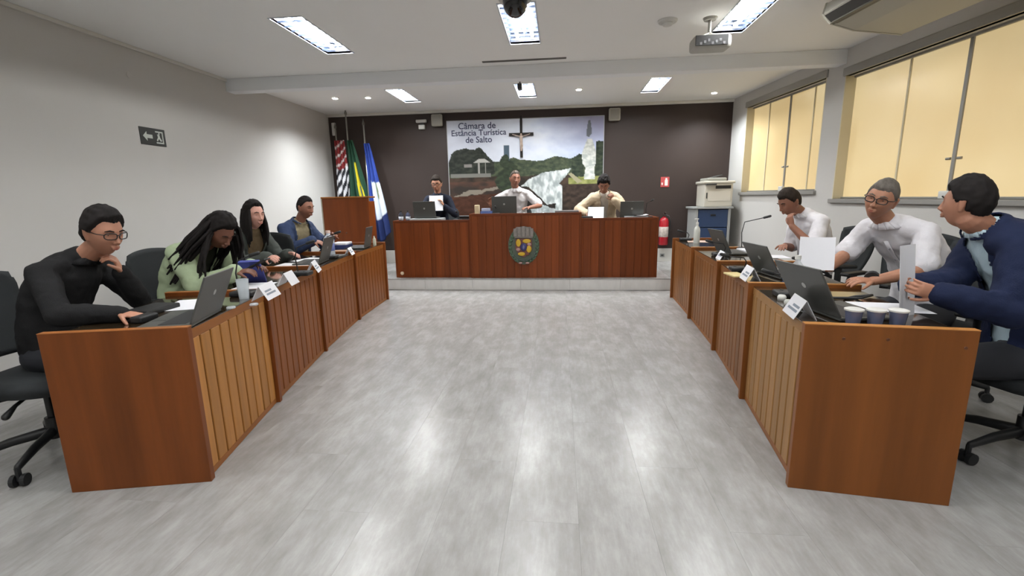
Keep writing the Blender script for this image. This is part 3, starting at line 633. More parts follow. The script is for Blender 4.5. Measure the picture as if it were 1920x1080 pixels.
# exit sign on the left wall
T=thing('exit_sign','black exit sign with a white arrow and running figure on the left wall','sign',(XL,4.505,2.0))
MB().rbox((0,-.15,-.085),(.008,.15,.085),.003).obj('sign_plate',mat('sign_black',(34,36,32),.4),T)
yz=Matrix(((0,0,1,0),(1,0,0,0),(0,1,0,0),(0,0,0,1)))
MB().prism([(-.12,0),(-.075,.045),(-.075,.018),(-.01,.018),(-.01,-.018),(-.075,-.018),(-.075,-.045)],.008,.010,M=yz).obj('arrow_symbol',mat('sign_pale',(196,202,194),.5),T)
q=MB(); q.prism([(.03,-.06),(.12,-.06),(.12,.06),(.03,.06),(.03,.048),(.108,.048),(.108,-.048),(.03,-.048)],.008,.010,M=yz)
q.prism([(.05,.03),(.075,.03),(.08,.0),(.1,-.03),(.085,-.04),(.065,-.012),(.045,-.04),(.035,-.03),(.055,.0)],.008,.010,M=yz); q.ell((.01,.072,.038),(.002,.009,.009),10,6)
q.obj('running_figure_symbol',mat('sign_pale',(196,202,194),.5),T)
o=MB().lathe((0,0,0),[(0,0),(.028,0),(.028,.004),(0,.006)],16,axis=(1,0,0)).obj('round_cover',wall_m,None,loc=(XL,4.35,2.55)); tag(o,'small round painted cap on the left wall above the exit sign','wall cover')
T=thing('wall_switch','small outlet plate on the left wall beside the flags','outlet',(XL,7.9,1.3)); MB().rbox((0,-.05,-.03),(.01,.05,.03),.003).obj('outlet_plate',white_pl,T); MB().rbox((.01,-.02,-.01),(.013,.02,.01),.002).obj('socket',dgrey,T)
# ------------------------------------------------------------------ office chair (front = +y)
def make_chair(label,loc,rz):
    T=thing('office_chair',label,'chair',loc,rz,'black office chairs')
    for k in range(5):
        a=2*PI*k/5+.3; d=V((math.cos(a),math.sin(a),0))
        lg=MB().tube([d*.03+V((0,0,.14)),d*.17+V((0,0,.125)),d*.30+V((0,0,.095))],[(.028,.022),(.024,.018),(.018,.014)],8,round_=True).obj('base_leg',black_pl,T,smooth=True)
        cs=MB(); e=d*.305; tn=V((-d.y,d.x,0))
        for s in (-1,1): cs.tube([e+tn*(s*.012)+V((0,0,.03)),e+tn*(s*.03)+V((0,0,.03))],.03,14)
        cs.tube([e+V((0,0,.03)),e+V((0,0,.095))],.012,8); cs.obj('caster',black_pl,lg)
    MB().cyl((0,0,.10),.032,.12,16).cyl((0,0,.22),.018,.18,14).obj('gas_lift',black_pl,T,auto=40)
    MB().rbox((-.12,-.14,.385),(.12,.12,.415),.01).obj('mechanism',dgrey,T)
    for s in (-1,1): MB().tube([(s*.10,.03,.395),(s*.20,.05,.375),(s*.26,.06,.345)],[.008,.009,.017],8,round_=True).obj('lever',black_pl,T,smooth=True)
    m=MB(); rings=[]
    for (z,i) in ((.415,.02),(.42,.0),(.455,-.01),(.478,.0),(.49,.035),(.488,.12)):
        w=.245-i; d=.235-i; rings.append([V((w*(abs(math.cos(t))**.55)*(1 if math.cos(t)>0 else -1),d*(abs(math.sin(t))**.55)*(1 if math.sin(t)>0 else -1)+.02,z-(.02*max(0,math.sin(t))**4))) for t in [2*PI*k/36 for k in range(36)]])
    m.loft(rings); m.obj('seat',black_fab,T,smooth=True)
    m=MB(); NU,NV=12,14
    for sd in (0,1):
        for j in range(NV+1):
            v=j/NV; z=.55+.46*v; hw=.19+.06*math.sin(PI*min(1,v*1.15)*.6)-.05*max(0,v-.8)*5*.5
            for i in range(NU+1):
                u=i/NU*2-1
                m.v.append((u*hw,-.235-.10*v+.035*u*u+.03*math.sin(PI*v)*-1-sd*.018+.0,z-(.03*u*u if v>.9 else 0)))
    n=(NU+1)*(NV+1)
    for j in range(NV):
        for i in range(NU):
            a=j*(NU+1)+i; q=(a,a+1,a+NU+2,a+NU+1); m.f.append(q); m.m.append(0); m.f.append(tuple(x+n for x in q[::-1])); m.m.append(0)
    bd=[i for i in range(NU+1)]+[(j+1)*(NU+1)+NU for j in range(NV)]+[NV*(NU+1)+NU-1-i for i in range(NU)]+[(NV-1-j)*(NU+1) for j in range(NV-1)]
    for k in range(len(bd)):
        a,b_=bd[k],bd[(k+1)%len(bd)]; m.f.append((a,a+n,b_+n,b_)); m.m.append(0)
    m.obj('backrest',black_fab,T,smooth=True)
    MB().tube([(0,-.08,.40),(0,-.26,.42),(0,-.30,.60),(0,-.325,.77)],[(.035,.014),(.04,.016),(.035,.014),(.03,.01)],10,side=(1,0,0),round_=True).obj('back_post',black_pl,T,smooth=True)
    for s in (-1,1):
        MB().tube([(s*.2,0,.41),(s*.275,0,.42),(s*.285,-.01,.54),(s*.285,-.01,.655)],[(.03,.012)]*4,8,side=(0,1,0),round_=True).obj('arm_post',black_pl,T,smooth=True)
        MB().rbox((s*.285-.035,-.15,.655),(s*.285+.035,.11,.685),.013).obj('arm_pad',black_pl,T)
    return T
ch0=make_chair('black mesh office chair of the man in black at the left edge',(-2.72,2.04,0),-PI/2+.1)
def D0(a): return math.radians(a)
def chair(x,y,rz,l,z=0): return dup(ch0,(x,y,z),rz,l,'black office chairs')
chair(-2.68,3.13,-PI/2+.05,'black mesh office chair of the woman in the green blazer')
chair(-3.05,4.12,-PI/2,'black office chair of the woman in the grey jacket')
chair(-2.93,5.0,D0(-22),'black office chair of the man in denim, its back beside the woman in grey')
chair(-1.95,7.5,PI,'black office chair of the man in the dark shirt at the platform',ZP)
chair(-.72,7.55,PI,'black office chair of the man at the centre of the platform',ZP)
chair(.66,7.5,PI,'black office chair of the young man in the cream shirt at the platform',ZP)
chair(2.46,4.62,PI/2,'black office chair of the man with his chin on his hand, right row')
chair(2.50,3.70,PI/2+.5,'empty black office chair against the white wall, left of the grey-haired man')
chair(2.42,3.16,PI/2+.2,'black office chair of the grey-haired man with glasses')
chair(2.30,2.36,PI/2+.25,'black mesh office chair of the man in the navy suit at the right edge')
# ------------------------------------------------------------------ people
def remesh(mb,vox,smooth_it=4,ratio=1.0,name='body'):
    me=mb.mesh('tmp',[]); o=bpy.data.objects.new('tmp',me); C.objects.link(o)
    r=o.modifiers.new('r','REMESH'); r.mode='VOXEL'; r.voxel_size=vox; r.use_smooth_shade=True
    if smooth_it: s=o.modifiers.new('s','SMOOTH'); s.factor=.5; s.iterations=smooth_it
    if ratio<1: d=o.modifiers.new('d','DECIMATE'); d.ratio=ratio
    dg=bpy.context.evaluated_depsgraph_get(); out=bpy.data.meshes.new_from_object(o.evaluated_get(dg)); bpy.data.objects.remove(o)
    out.name=name; out.materials.clear(); out.polygons.foreach_set('use_smooth',[True]*len(out.polygons)); return out
def link(me,name,m,par,T):
    me.materials.append(m); me.transform(Matrix.Translation(-V(T.location))); o=bpy.data.objects.new(name,me); C.objects.link(o); o.parent=par or T; return o
def basis(az,pit,rol):
    f=V((math.cos(az)*math.cos(pit),math.sin(az)*math.cos(pit),-math.sin(pit))); r=V((math.sin(az),-math.cos(az),0)); u=r.cross(f)
    r_=r*math.cos(rol)+u*math.sin(rol); u_=u*math.cos(rol)-r*math.sin(rol)
    return Matrix((r_,f,u_)).transposed()
def g(x,c,s): return math.exp(-((x-c)/s)**2)
def headpt(d,infl=0,sc=1.0):
    x,y,z=d
    w=.077; b=.098 if y<0 else .094; h=.122
    # jaw taper
    jz=max(0,-z); w*=1-.30*jz**1.6; 
    if y>0: b*=1-.10*jz
    else: b*=1-.36*jz**1.1
    if z>0 : w*=1+.03*z
    p=V((x*w,y*b,z*h))
    if y>0:
        p.y+=.010*g(z,-.82,.22)*g(x,0,.35)            # chin
        p.y+=.006*g(z,.22,.12)*g(abs(x),.30,.28)      # brow
        p.y-=.013*g(z,.04,.13)*g(abs(x),.40,.17)      # sockets
        p.y+=.006*g(z,-.22,.2)*g(abs(x),.52,.2)       # cheeks
        p.y+=.006*g(z,-.52,.10)*g(x,0,.25)            # mouth mound
    return p*((1+infl/.1))*sc
def add_head(mb,Hc,R,sc):
    n,k=40,28; rings=[]
    for i in range(1,k):
        a=PI*i/k; rings.append([Hc+R@headpt((math.sin(a)*math.cos(2*PI*j/n),math.sin(a)*math.sin(2*PI*j/n),-math.cos(a)),0,sc) for j in range(n)])
    mb.loft(rings)
    P=lambda x,y,z: Hc+R@(V((x,y,z))*sc)
    mb.tube([P(0,.088,.018),P(0,.098,-.008),P(0,.107,-.029),P(0,.095,-.036)],[.007*sc,.009*sc,.012*sc,.010*sc],10,round_=True)
    for s in (-1,1): mb.ell(P(s*.012,.097,-.034),(.008*sc,)*3,8,6)
    mb.tube([P(-.02,.088,-.058),P(0,.091,-.056),P(.02,.088,-.058)],[.005*sc,.0075*sc,.005*sc],8,round_=True)
    mb.tube([P(-.017,.086,-.069),P(0,.0895,-.069),P(.017,.086,-.069)],[.005*sc,.008*sc,.005*sc],8,round_=True)
    for s in (-1,1):
        mb.tube([P(s*.076,-.006,-.035),P(s*.082,-.012,-.008),P(s*.085,-.014,.018),P(s*.080,.0,.028)],[(.006*sc,.008*sc),(.006*sc,.015*sc),(.006*sc,.017*sc),(.005*sc,.008*sc)],8,side=R@V((1,0,0)),round_=True)
def hair_short(Hc,R,sc,T,m,front=.52,side=-.10,back=-.55,t=.016,bald=False,seed=0):
    n,k=84,66; mb=MB(); rings=[]
    for i in range(1,k):
        a=PI*i/k; ring=[]
        for j in range(n):
            d=V((math.sin(a)*math.cos(2*PI*j/n),math.sin(a)*math.sin(2*PI*j/n),-math.cos(a)))
            yy=d.y
            lim=front+(.0) if yy>.55 else (side+(front-side)*max(0,(yy-.05)/.5) if yy>.05 else back+(side-back)*max(0,min(1,(yy+.75)/.8)))
            if yy<.12 and yy>-.25 and d.z<.12 and abs(d.x)>.8: lim=max(lim,.02)
            lim+=.05*noise.noise(d*9+V((seed,3,0)))+.03*noise.noise(d*24)
            msk=max(0,min(1,(d.z-lim)/.16)); msk=msk*msk*(3-2*msk)
            if bald: msk*=1-max(0,min(1,(d.z-.55)/.15))*(1 if yy>-.55 else .3)
            th=t*(.75+.5*max(0,d.z)+ .25*noise.noise(d*5+V((seed,0,0))))
            ring.append(Hc+R@headpt(d,(th+.0)*msk-.005*(1-msk),sc))
        rings.append(ring)
    mb.loft(rings); o=mb.obj('hair',m,None,smooth=True); o.data.transform(Matrix.Translation(-V(T.location))); o.parent=T; return o
def ik(S_,W_,hint,l1=.29,l2=.265):
    d=W_-S_; L=min(d.length,l1+l2-.004); dn=d.normalized(); a=(l1*l1-l2*l2+L*L)/(2*L); h=math.sqrt(max(1e-6,l1*l1-a*a))
    p=hint-dn*hint.dot(dn); p=p.normalized() if p.length>1e-5 else V((0,0,-1)); return S_+dn*a+p*h
def rotv(v,ax,a): return Matrix.Rotation(a,3,ax)@v
def hand(mb,W_,d,n,thumb,curl=.5,sc=1.0,spread=.06,tcurl=.3):
    d=d.normalized(); n=(n-d*n.dot(d)).normalized(); s=d.cross(n)*thumb
    mb.tube([W_-d*.02,W_+d*.02,W_+d*.055*sc,W_+d*.088*sc],[(.026*sc,.018*sc),(.032*sc,.018*sc),(.040*sc,.016*sc),(.041*sc,.012*sc)],12,side=s,round_=True)
    ax=s*thumb
    for i,(o,l,rr) in enumerate(((.0315,.074,.0088),(.0105,.083,.009),(-.0105,.077,.0085),(-.0315,.062,.0078))):
        b=W_+d*.086*sc+s*o*sc; dr=(d+s*(spread*(1.5-i))).normalized(); pts=[b-dr*.012]; ang=curl*.5
        p=b; pts.append(p)
        for k,fr in enumerate((.45,.32,.23)):
            axn=dr.cross(n).normalized(); dd=rotv(dr,axn,ang); p=p+dd*l*fr*sc; pts.append(p); ang+=curl*(.75 if k==0 else .5)
        mb.tube(pts,[rr*sc*1.05,rr*sc*1.05,rr*sc,rr*sc*.95,rr*sc*.8],8,round_=True)
    b=W_+d*.022*sc+s*.026*sc; dr=(d*.72+s*.62+n*.25*tcurl).normalized()
    mb.tube([b,b+dr*.035*sc,b+dr*.035*sc+(dr+n*tcurl-s*.2).normalized()*.034*sc,b+dr*.035*sc+(dr+n*tcurl-s*.2).normalized()*.034*sc+(dr+n*tcurl*1.6-s*.4).normalized()*.026*sc],[.014*sc,.012*sc,.0105*sc,.0085*sc],8,round_=True)
def person(label,P,N,az,Hc,hb,arms,skin,shirt,sleeve=1.0,hair=None,sc=1.0,w=1.0,jacket=None,vgap=.07,trouser=(34,36,42),shoes=True,glasses=None,collar=None,vox=.0055,belly=1.0,feet=None,beard=None,zf=0,lean_knees=None,lap=.42,wrinkle=1,placket=None):
    P=V(P);N=V(N);Hc=V(Hc); T=thing('person',label,'person',(P.x,P.y,zf))
    f=V((math.cos(az),math.sin(az),0)); r=V((math.sin(az),-math.cos(az),0))
    R=basis(*hb)
    mid=P+V((0,0,(N.z-P.z)*.62))-f*.03
    def bz(t): return P*(1-t)**2+mid*2*t*(1-t)+N*t*t
    Tn=[(-.12,.155,.11),(0,.168,.118),(.2,.165,.122*belly),(.42,.152,.118*belly),(.62,.165,.118),(.8,.172,.112),(.92,.155,.092),(1.0,.085,.066)]
    def sho(s):
        up_=(N-mid).normalized(); return N+r*(s*.172*w)-up_*.062
    def torso(mb,i,z0=0,grow=1.0):
        pts=[bz(t) if t>=0 else P-V((0,0,.05)) for t,_,_ in Tn]; mb.tube(pts,[((a*w+i)*grow,(b*w+i)*grow) for _,a,b in Tn],24,side=r,round_=True)
        for s in (-1,1):
            up_=(N-mid).normalized(); mb.tube([N-up_*.035+r*s*.02,N-up_*.035+r*s*.09*w,sho(s)-r*s*.004],[.052*w+i,.052*w+i,.052*w+i],14,round_=True)
    A=[]
    for s,wr,fd,pn,curl,hint in arms:   # s=-1 left, +1 right
        S_=sho(s); W_=V(wr); d=W_-S_
        if d.length>.553: S2=S_; 
        E=ik(S_,W_,V(hint)); Wt=E+(W_-E).normalized()*.262
        A.append((s,S_,E,Wt,V(fd),V(pn),curl))
    def arm(mb,a,i,part=1.0,hd=False,loose=0):
        s,S_,E,W_,fd,pn,curl=a
        if part>=.6:
            e=min(1,(part-.5)*2); mb.tube([S_,(S_+E)/2,E],[.05*w+i+loose,.046*w+i+loose,.039+i+loose],12,round_=True)
            mb.tube([E,E+(W_-E)*.35*e,E+(W_-E)*e],[.039+i+loose,.039+i+loose,(.027 if e>.9 else .034)+i+loose],12,round_=True)
        else:
            e=part*2; mb.tube([S_,S_+(E-S_)*e*.5,S_+(E-S_)*e],[.05*w+i,.048*w+i+loose,.046+i+loose*1.5],12,round_=True)
        if hd: hand(mb,W_,fd,pn,(1 if s>0 else -1)*-1,curl,min(sc,1)*.93,.035)
    H_=[]
    for s in (-1,1):
        hp=P+r*(s*.09*w)+V((0,0,-.02)); kn=hp+f*lap+r*(s*.06)+V((0,0,.0)); kn.z=zf+.50 if zf==0 else P.z-.05
        an=kn+f*(.02)+V((0,0,-(kn.z-zf)+.09)); H_.append((s,hp,kn,an))
    def legs(mb,i):
        for s,hp,kn,an in H_:
            mb.tube([hp,(hp+kn)/2,kn],[.085*w+i,.072*w+i,.056+i],14,round_=True); mb.tube([kn,kn+(an-kn)*.35,an],[.054+i,.056+i,.038+i],12,round_=True)
    # one continuous body
    mb=MB(); torso(mb,0)
    nk=Hc+R@(V((0,-.03,-.075))*sc)
    mb.tube([N-(N-mid).normalized()*.05,N+(nk-N)*.4,nk],[.06*w,.054*w,.055*w],16,round_=True)
    add_head(mb,Hc,R,sc)
    for a in A: arm(mb,a,0,1.0,True)
    legs(mb,0)
    for s,hp,kn,an in H_: mb.tube([an-V((0,0,.03)),an+f*.07-V((0,0,.055)),an+f*.15-V((0,0,.065))],[.035,.034,.025],10,round_=True)
    me=remesh(mb,vox,2,.45 if vox<.005 else .35); link(me,'body',skin,None,T)
    # garments
    mb=MB(); torso(mb,.012); tot=sleeve
    for a in A: arm(mb,a,.010,sleeve,False,.006 if sleeve>.6 else .010)
    me=remesh(mb,.009,3); sh=link(me,'shirt',shirt,None,T)
    md=sh.modifiers.new('d','DISPLACE'); 
    tx=bpy.data.textures.get('folds') or bpy.data.textures.new('folds','CLOUDS'); tx.noise_scale=.09; tx.noise_depth=2; md.texture=tx; md.strength=.022*wrinkle; md.texture_coords='LOCAL'; md.mid_level=.5
    if jacket:
        mb=MB(); torso(mb,.026)
        for a in A: arm(mb,a,.018,.985 if sleeve>.6 else .96,False,.006)
        me=remesh(mb,.010,3)
        bm=bmesh.new(); bm.from_mesh(me); kill=[]
        ax=(N-mid).normalized()
        for fc in bm.faces:
            c=fc.calc_center_median(); q=c-N; hgt=-q.dot(ax); lx=abs(q.dot(r)); fy=q.dot(f)
            # nearest spine point front test
            t=max(0,min(1,(c.z-P.z)/(N.z-P.z))); sp=bz(t); front=(c-sp).dot(f)
            na=False
            for a in A:
                for p_,q_ in ((a[1],a[2]),(a[2],a[3])):
                    sg=q_-p_; k=max(.12,min(1,(c-p_).dot(sg)/sg.length_squared)); na=na or (c-p_-sg*k).length<.085
            if na: continue
            if front>.02 and lx<vgap*(1-.55*max(0,hgt)/.5)+.0 and hgt>-.05 and lx<.12: kill.append(fc)
            elif hgt<.0+.012 and (q-ax*q.dot(ax)).length<.075: kill.append(fc)
        bmesh.ops.delete(bm,geom=kill,context='FACES'); bm.to_mesh(me); bm.free()
        jo=link(me,'jacket',jacket,None,T); md=jo.modifiers.new('d','DISPLACE'); md.texture=tx; md.strength=.03*wrinkle; md.texture_coords='LOCAL'
        md=jo.modifiers.new('s','SOLIDIFY'); md.thickness=.007; md.offset=1
    if collar:
        ax=(nk-N).normalized(); c0=N+ax*.004
        for s in (-1,1):
            m=MB(); ring1=[];ring2=[];
            for k in range(9):
                a=math.radians(-95+k*23) if False else math.radians(88-k*22); 
                dx=math.cos(a)*.066*w*s*-1; dy=math.sin(a)*.066*w
                base=c0+r*dx+f*dy; ring1.append(base+ax*.035); ring2.append(base*1+(r*dx+f*dy)*(.45 if k>2 else .75)-ax*(.012 if k>2 else .045-.01*k))
            for k in range(8): n=len(m.v); m.add([ring1[k],ring1[k+1],ring2[k+1],ring2[k]],[(0,1,2,3)])
            co=m.obj('collar',collar,None,smooth=True); co.data.transform(Matrix.Translation(-V(T.location))); co.parent=T; md=co.modifiers.new('s','SOLIDIFY'); md.thickness=.004
    if placket:
        pm_=MB(); pts=[]
        for k in range(9):
            t=.97-.60*k/8; i0=[q for q in range(len(Tn)-1) if Tn[q][0]<=t<=Tn[q+1][0]][0]; fr_=(t-Tn[i0][0])/(Tn[i0+1][0]-Tn[i0][0]); dep=Tn[i0][2]+(Tn[i0+1][2]-Tn[i0][2])*fr_
            tg=(bz(min(1,t+.02))-bz(t-.02)).normalized(); ff=(f-tg*f.dot(tg)).normalized(); pts.append(bz(t)+ff*(dep*w+.021)-V(T.location))
        pm_.tube(pts,[(.016,.004)]*9,8,side=r); po=pm_.obj('placket',placket,T,smooth=True)
        for q in pts[1::2]: pm2=MB().ell(q+f*.005,(.005,.005,.005),8,6).obj('button',mat('button_pale',(170,170,176),.4),po,smooth=True)
    mb=MB(); legs(mb,.014); mb.tube([P+V((0,0,.05)),P-V((0,0,.04))],[(.172*w,.125),(.175*w,.125)],20,side=r,round_=True)
    me=remesh(mb,.012,2); link(me,'trousers',mat('trousers_%d_%d_%d'%trouser,trouser,.8),None,T)
    for s,hp,kn,an in H_:
        m=MB(); m.tube([an-V((0,0,.045))-f*.03,an+f*.05-V((0,0,.05)),an+f*.13-V((0,0,.058)),an+f*.19-V((0,0,.062))],[(.038,.042),(.042,.038),(.044,.030),(.032,.024)],12,side=r,round_=True)
        o=m.obj('shoe',black_pl,None,smooth=True); o.data.transform(Matrix.Translation(-V(T.location))); o.parent=T
    # face pieces
    Q=lambda x,y,z: Hc+R@(V((x,y,z))*sc)-V(T.location)
    for s in (-1,1):
        e=MB().ell(Q(s*.031,.0660,.009),(.0125*sc,)*3,12,8).obj('eye',eye_w,T,smooth=True)
        MB().ell(Q(s*.031,.0738,.008),(.0058*sc,)*3,10,6).obj('iris',eye_d,e,smooth=True)
        if hair: MB().tube([Q(s*.015,.094,.030),Q(s*.033,.092,.036),Q(s*.05,.080,.030)],[.0028,.0038,.0022],6,round_=True).obj('eyebrow',hair,T)
    MB().tube([Q(-.018,.087,-.060),Q(0,.0955,-.061),Q(.018,.087,-.060)],[.003,.0045,.003],8,round_=True).tube([Q(-.016,.086,-.068),Q(0,.0935,-.070),Q(.016,.086,-.068)],[.003,.005,.003],8,round_=True).obj('lips',mat('lips_'+skin.name,tuple(int(255*(c**(1/2.2))*k) for c,k in zip(skin['rgb'],(.88,.68,.68))),.5),T,smooth=True)
    if glasses:
        m=MB()
        for s in (-1,1):
            m.tube([Q(s*.033+.027*(abs(math.cos(a))**.6)*(1 if math.cos(a)>0 else -1),.106-.014*(abs(s*.033+.025*math.cos(a))/.05)**2,.006+.017*(abs(math.sin(a))**.7)*(1 if math.sin(a)>0 else -1)) for a in [2*PI*k/16 for k in range(17)]],.0030*sc,6)
            m.tube([Q(s*.060,.088,.014),Q(s*.078,.06,.014),Q(s*.084,-.01,.016)],.0026*sc,6)
        m.tube([Q(-.011,.110,.014),Q(.011,.110,.014)],.0022*sc,6); m.obj('glasses',glasses,T,smooth=True)
    T['N']=0; del T['N']
    return T,R,Hc,N,f,r
def skinm(n,rgb):
    m=mat('skin_'+n,rgb,.55,noise_amt=.05,scale=(12,12,12),sss=.08); m['rgb']=[c for c in lin(rgb)[:3]]; return m
SK1=skinm('light',(172,122,98)); SK2=skinm('brown',(112,72,56)); SK3=skinm('tan',(172,122,96)); SK4=skinm('rosy',(196,146,130)); SK5=skinm('mid',(142,96,76))
def cloth(n,c,a=.06,r=.85): return mat('cloth_'+n,c,r,noise_amt=a,scale=(9,9,9),bump=.25,bscale=220,spec=.2)
HB=mat('hair_black',(24,20,19),.8,spec=.25,noise_amt=.3,scale=(60,60,12)); HG=mat('hair_grey',(104,98,92),.8,spec=.2,noise_amt=.25,scale=(60,60,20)); HDB=mat('hair_dark_brown',(40,32,26),.8,spec=.25,noise_amt=.3,scale=(60,60,12)); HG2=mat('hair_brown_grey',(72,62,52),.6,noise_amt=.25,scale=(60,60,20))
frame_b=mat('glasses_dark',(28,24,24),.3)
HC_='hair'
def strands(T,Hc,R,N,m,paths,name='hair_lock'):
    mb=MB()
    for pts,rad in paths: mb.tube([V(p)-V(T.location) for p in pts],rad,7,round_=True)
    return mb.obj(name,m,T,smooth=True)
D=math.radians
# --- left row
T,R,Hc,N,f,r=person('man in a black shirt and glasses resting his chin on his hand, left edge',(-2.76,2.18,.56),(-2.59,2.235,1.035),D(8),(-2.42,2.235,1.185),(D(-8),D(14),0),
  [(1,(-2.17,2.02,.80),(.9,.05,-.12),(0,.0,-1),.5,(-.4,-.6,-.5)),(-1,(-2.425,2.30,.965),(.08,-.40,1),(-.5,-.5,.0),1.25,(.5,.3,-.9))],
  SK1,cloth('black',(30,30,31)),hair=HB,glasses=frame_b,collar=cloth('black',(30,30,31)),sc=.97,w=1.0,vox=.0045)
hair_short(Hc,R,.97,T,HB,front=.58,t=.025)
T,R,Hc,N,f,r=person('woman in a pale green blazer with long dark locs bending over her phone',(-2.78,3.10,.56),(-2.56,3.08,1.02),D(-5),(-2.37,3.02,1.13),(D(-12),D(38),0),
  [(1,(-2.22,2.93,.86),(.9,.2,.1),(0,.2,-1),.7,(-.3,-.4,-.8)),(-1,(-2.24,3.13,.87),(.9,-.3,.1),(0,-.3,-1),.7,(-.3,.6,-.8))],
  SK2,cloth('dark_top',(48,50,40)),hair=HB,jacket=cloth('pale_green',(160,174,142)),vgap=.05,w=.92,sc=.98,trouser=(40,42,48))
hair_short(Hc,R,.98,T,HB,front=.58,side=-.1,back=-.7,t=.030,seed=3)
pth=[]; random.seed(5)
for k in range(120):
    a=random.uniform(-.2,1)*PI*1.0+PI*.0; ang=random.uniform(D(150),D(390)); rr=.085; el=random.uniform(-.1,.09)
    st=Hc+R@V((math.cos(ang)*.085,math.sin(ang)*.092-.01,el))
    out=(R@V((math.cos(ang),math.sin(ang)-.2,0))); out.z=0
    tilt=V((-.16,-.02,0)) if math.sin(ang)<.2 else V((-.02,-.03,0))
    dn=random.uniform(.22,.32)
    p1=st+out*.03+V((0,0,-.03)); p2=p1+out*.035+tilt*.55+V((0,0,-dn*.42)); p3=p2+tilt*.55+V((random.uniform(-.03,.03),random.uniform(-.03,.03),-dn*.42))
    pth.append(([st,p1,p2,p3],[.010,.0115,.010,.006]))
strands(T,Hc,R,N,HB,pth)
T,R,Hc,N,f,r=person('woman in a dark grey jacket with long straight dark hair',(-3.02,4.12,.56),(-2.90,4.10,1.05),D(-15),(-2.835,4.08,1.21),(D(-20),D(4),0),
  [(1,(-2.60,3.86,.84),(.8,-.4,.1),(0,.4,-.8),.7,(-.5,-.5,-.7)),(-1,(-2.58,4.15,.84),(.9,-.3,.1),(0,-.4,-.8),.7,(-.3,.6,-.8))],
  SK4,cloth('olive_brown',(104,88,66)),hair=HB,jacket=cloth('charcoal_green',(70,74,70)),vgap=.10,w=.93,sc=1.0)
hair_short(Hc,R,1.0,T,HB,front=.66,side=-.3,back=-.9,t=.020,seed=2)
pth=[]
for k in range(44):
    ang=D(150)+k/43*D(240); st=Hc+R@V((math.cos(ang)*.080,math.sin(ang)*.095-.012,random.uniform(-.02,.05)))
    out=(R@V((math.cos(ang),math.sin(ang),0))); 
    ln=.27 if math.sin(ang)>-.3 else .23
    pth.append(([st,st+out*.014+V((0,0,-.08)),st+out*.02+V((0,0,-.17)),st+out*.012+V((.0,0,-ln))],[.014,.018,.017,.006]))
strands(T,Hc,R,N,HB,pth)
T,R,Hc,N,f,r=person('man in blue denim over beige at the far end of the left row',(-3.08,5.10,.58),(-2.99,5.07,1.07),D(-12),(-2.875,5.05,1.255),(D(-14),D(10),0),
  [(1,(-2.72,4.86,.90),(.8,.2,-.2),(0,.3,-.8),.8,(-.3,-.5,-.7)),(-1,(-2.64,5.12,.92),(.7,-.4,.4),(0,-.5,-.4),.9,(-.2,.6,-.8))],
  SK5,cloth('beige_front',(140,130,104)),hair=HB,jacket=cloth('denim_blue',(52,64,92)),vgap=.11,sc=.98)
hair_short(Hc,R,.98,T,HB,front=.62,side=0.0,back=-.5,t=.013)
# --- platform
T,R,Hc,N,f,r=person('man in dark navy reading a paper in the left platform seat',(-1.98,7.5,.80),(-1.94,7.36,1.37),D(-90),(-1.93,7.28,1.555),(D(-88),D(12),0),
  [(-1,(-1.80,7.14,1.22),(-.2,-.3,.8),(-.8,-.3,.2),.9,(.5,0,-.8)),(1,(-2.04,7.12,1.20),(.3,-.3,.8),(.8,-.3,.2),.9,(-.5,0,-.8))],
  SK3,cloth('dark_navy',(34,38,50)),hair=HDB,glasses=frame_b,zf=ZP,vox=.007,collar=cloth('dark_navy',(34,38,50)),w=.95)
hair_short(Hc,R,1.0,T,HDB,front=.5)
T,R,Hc,N,f,r=person('man in a white polo behind the tall laptop in the middle of the platform',(-.70,7.56,.83),(-.68,7.44,1.43),D(-90),(-.695,7.36,1.605),(D(-70),D(2),D(4)),
  [(-1,(-.46,7.16,1.17),(-.6,-.5,0),(0,0,-1),.5,(.9,0,-.6)),(1,(-1.03,7.15,1.21),(-.3,-.2,.9),(.3,-.8,0),.8,(-.9,0,-.5))],
  SK5,cloth('white_polo',(212,208,208)),sleeve=.42,hair=HB,zf=ZP,vox=.007,collar=cloth('white_polo',(212,208,208)))
hair_short(Hc,R,1.0,T,HG2,front=.6,side=-.05,t=.010)
T,R,Hc,N,f,r=person('young man in a cream shirt, hand at chin, right seat on the platform',(.70,7.52,.80),(.68,7.30,1.33),D(-92),(.655,7.19,1.485),(D(-95),D(30),0),
  [(-1,(.80,7.09,1.26),(-.5,-.2,.8),(-.4,.8,0),1.2,(.7,-.2,-.8)),(1,(.42,7.10,1.06),(.4,-.7,0),(0,0,-1),.5,(-.9,0,-.6))],
  SK5,cloth('off_white',(196,188,176)),hair=HB,zf=ZP,vox=.007,jacket=cloth('cream',(190,172,146)),vgap=.06,collar=None)
hair_short(Hc,R,1.0,T,HB,front=.5,side=-.15,t=.034,seed=7)
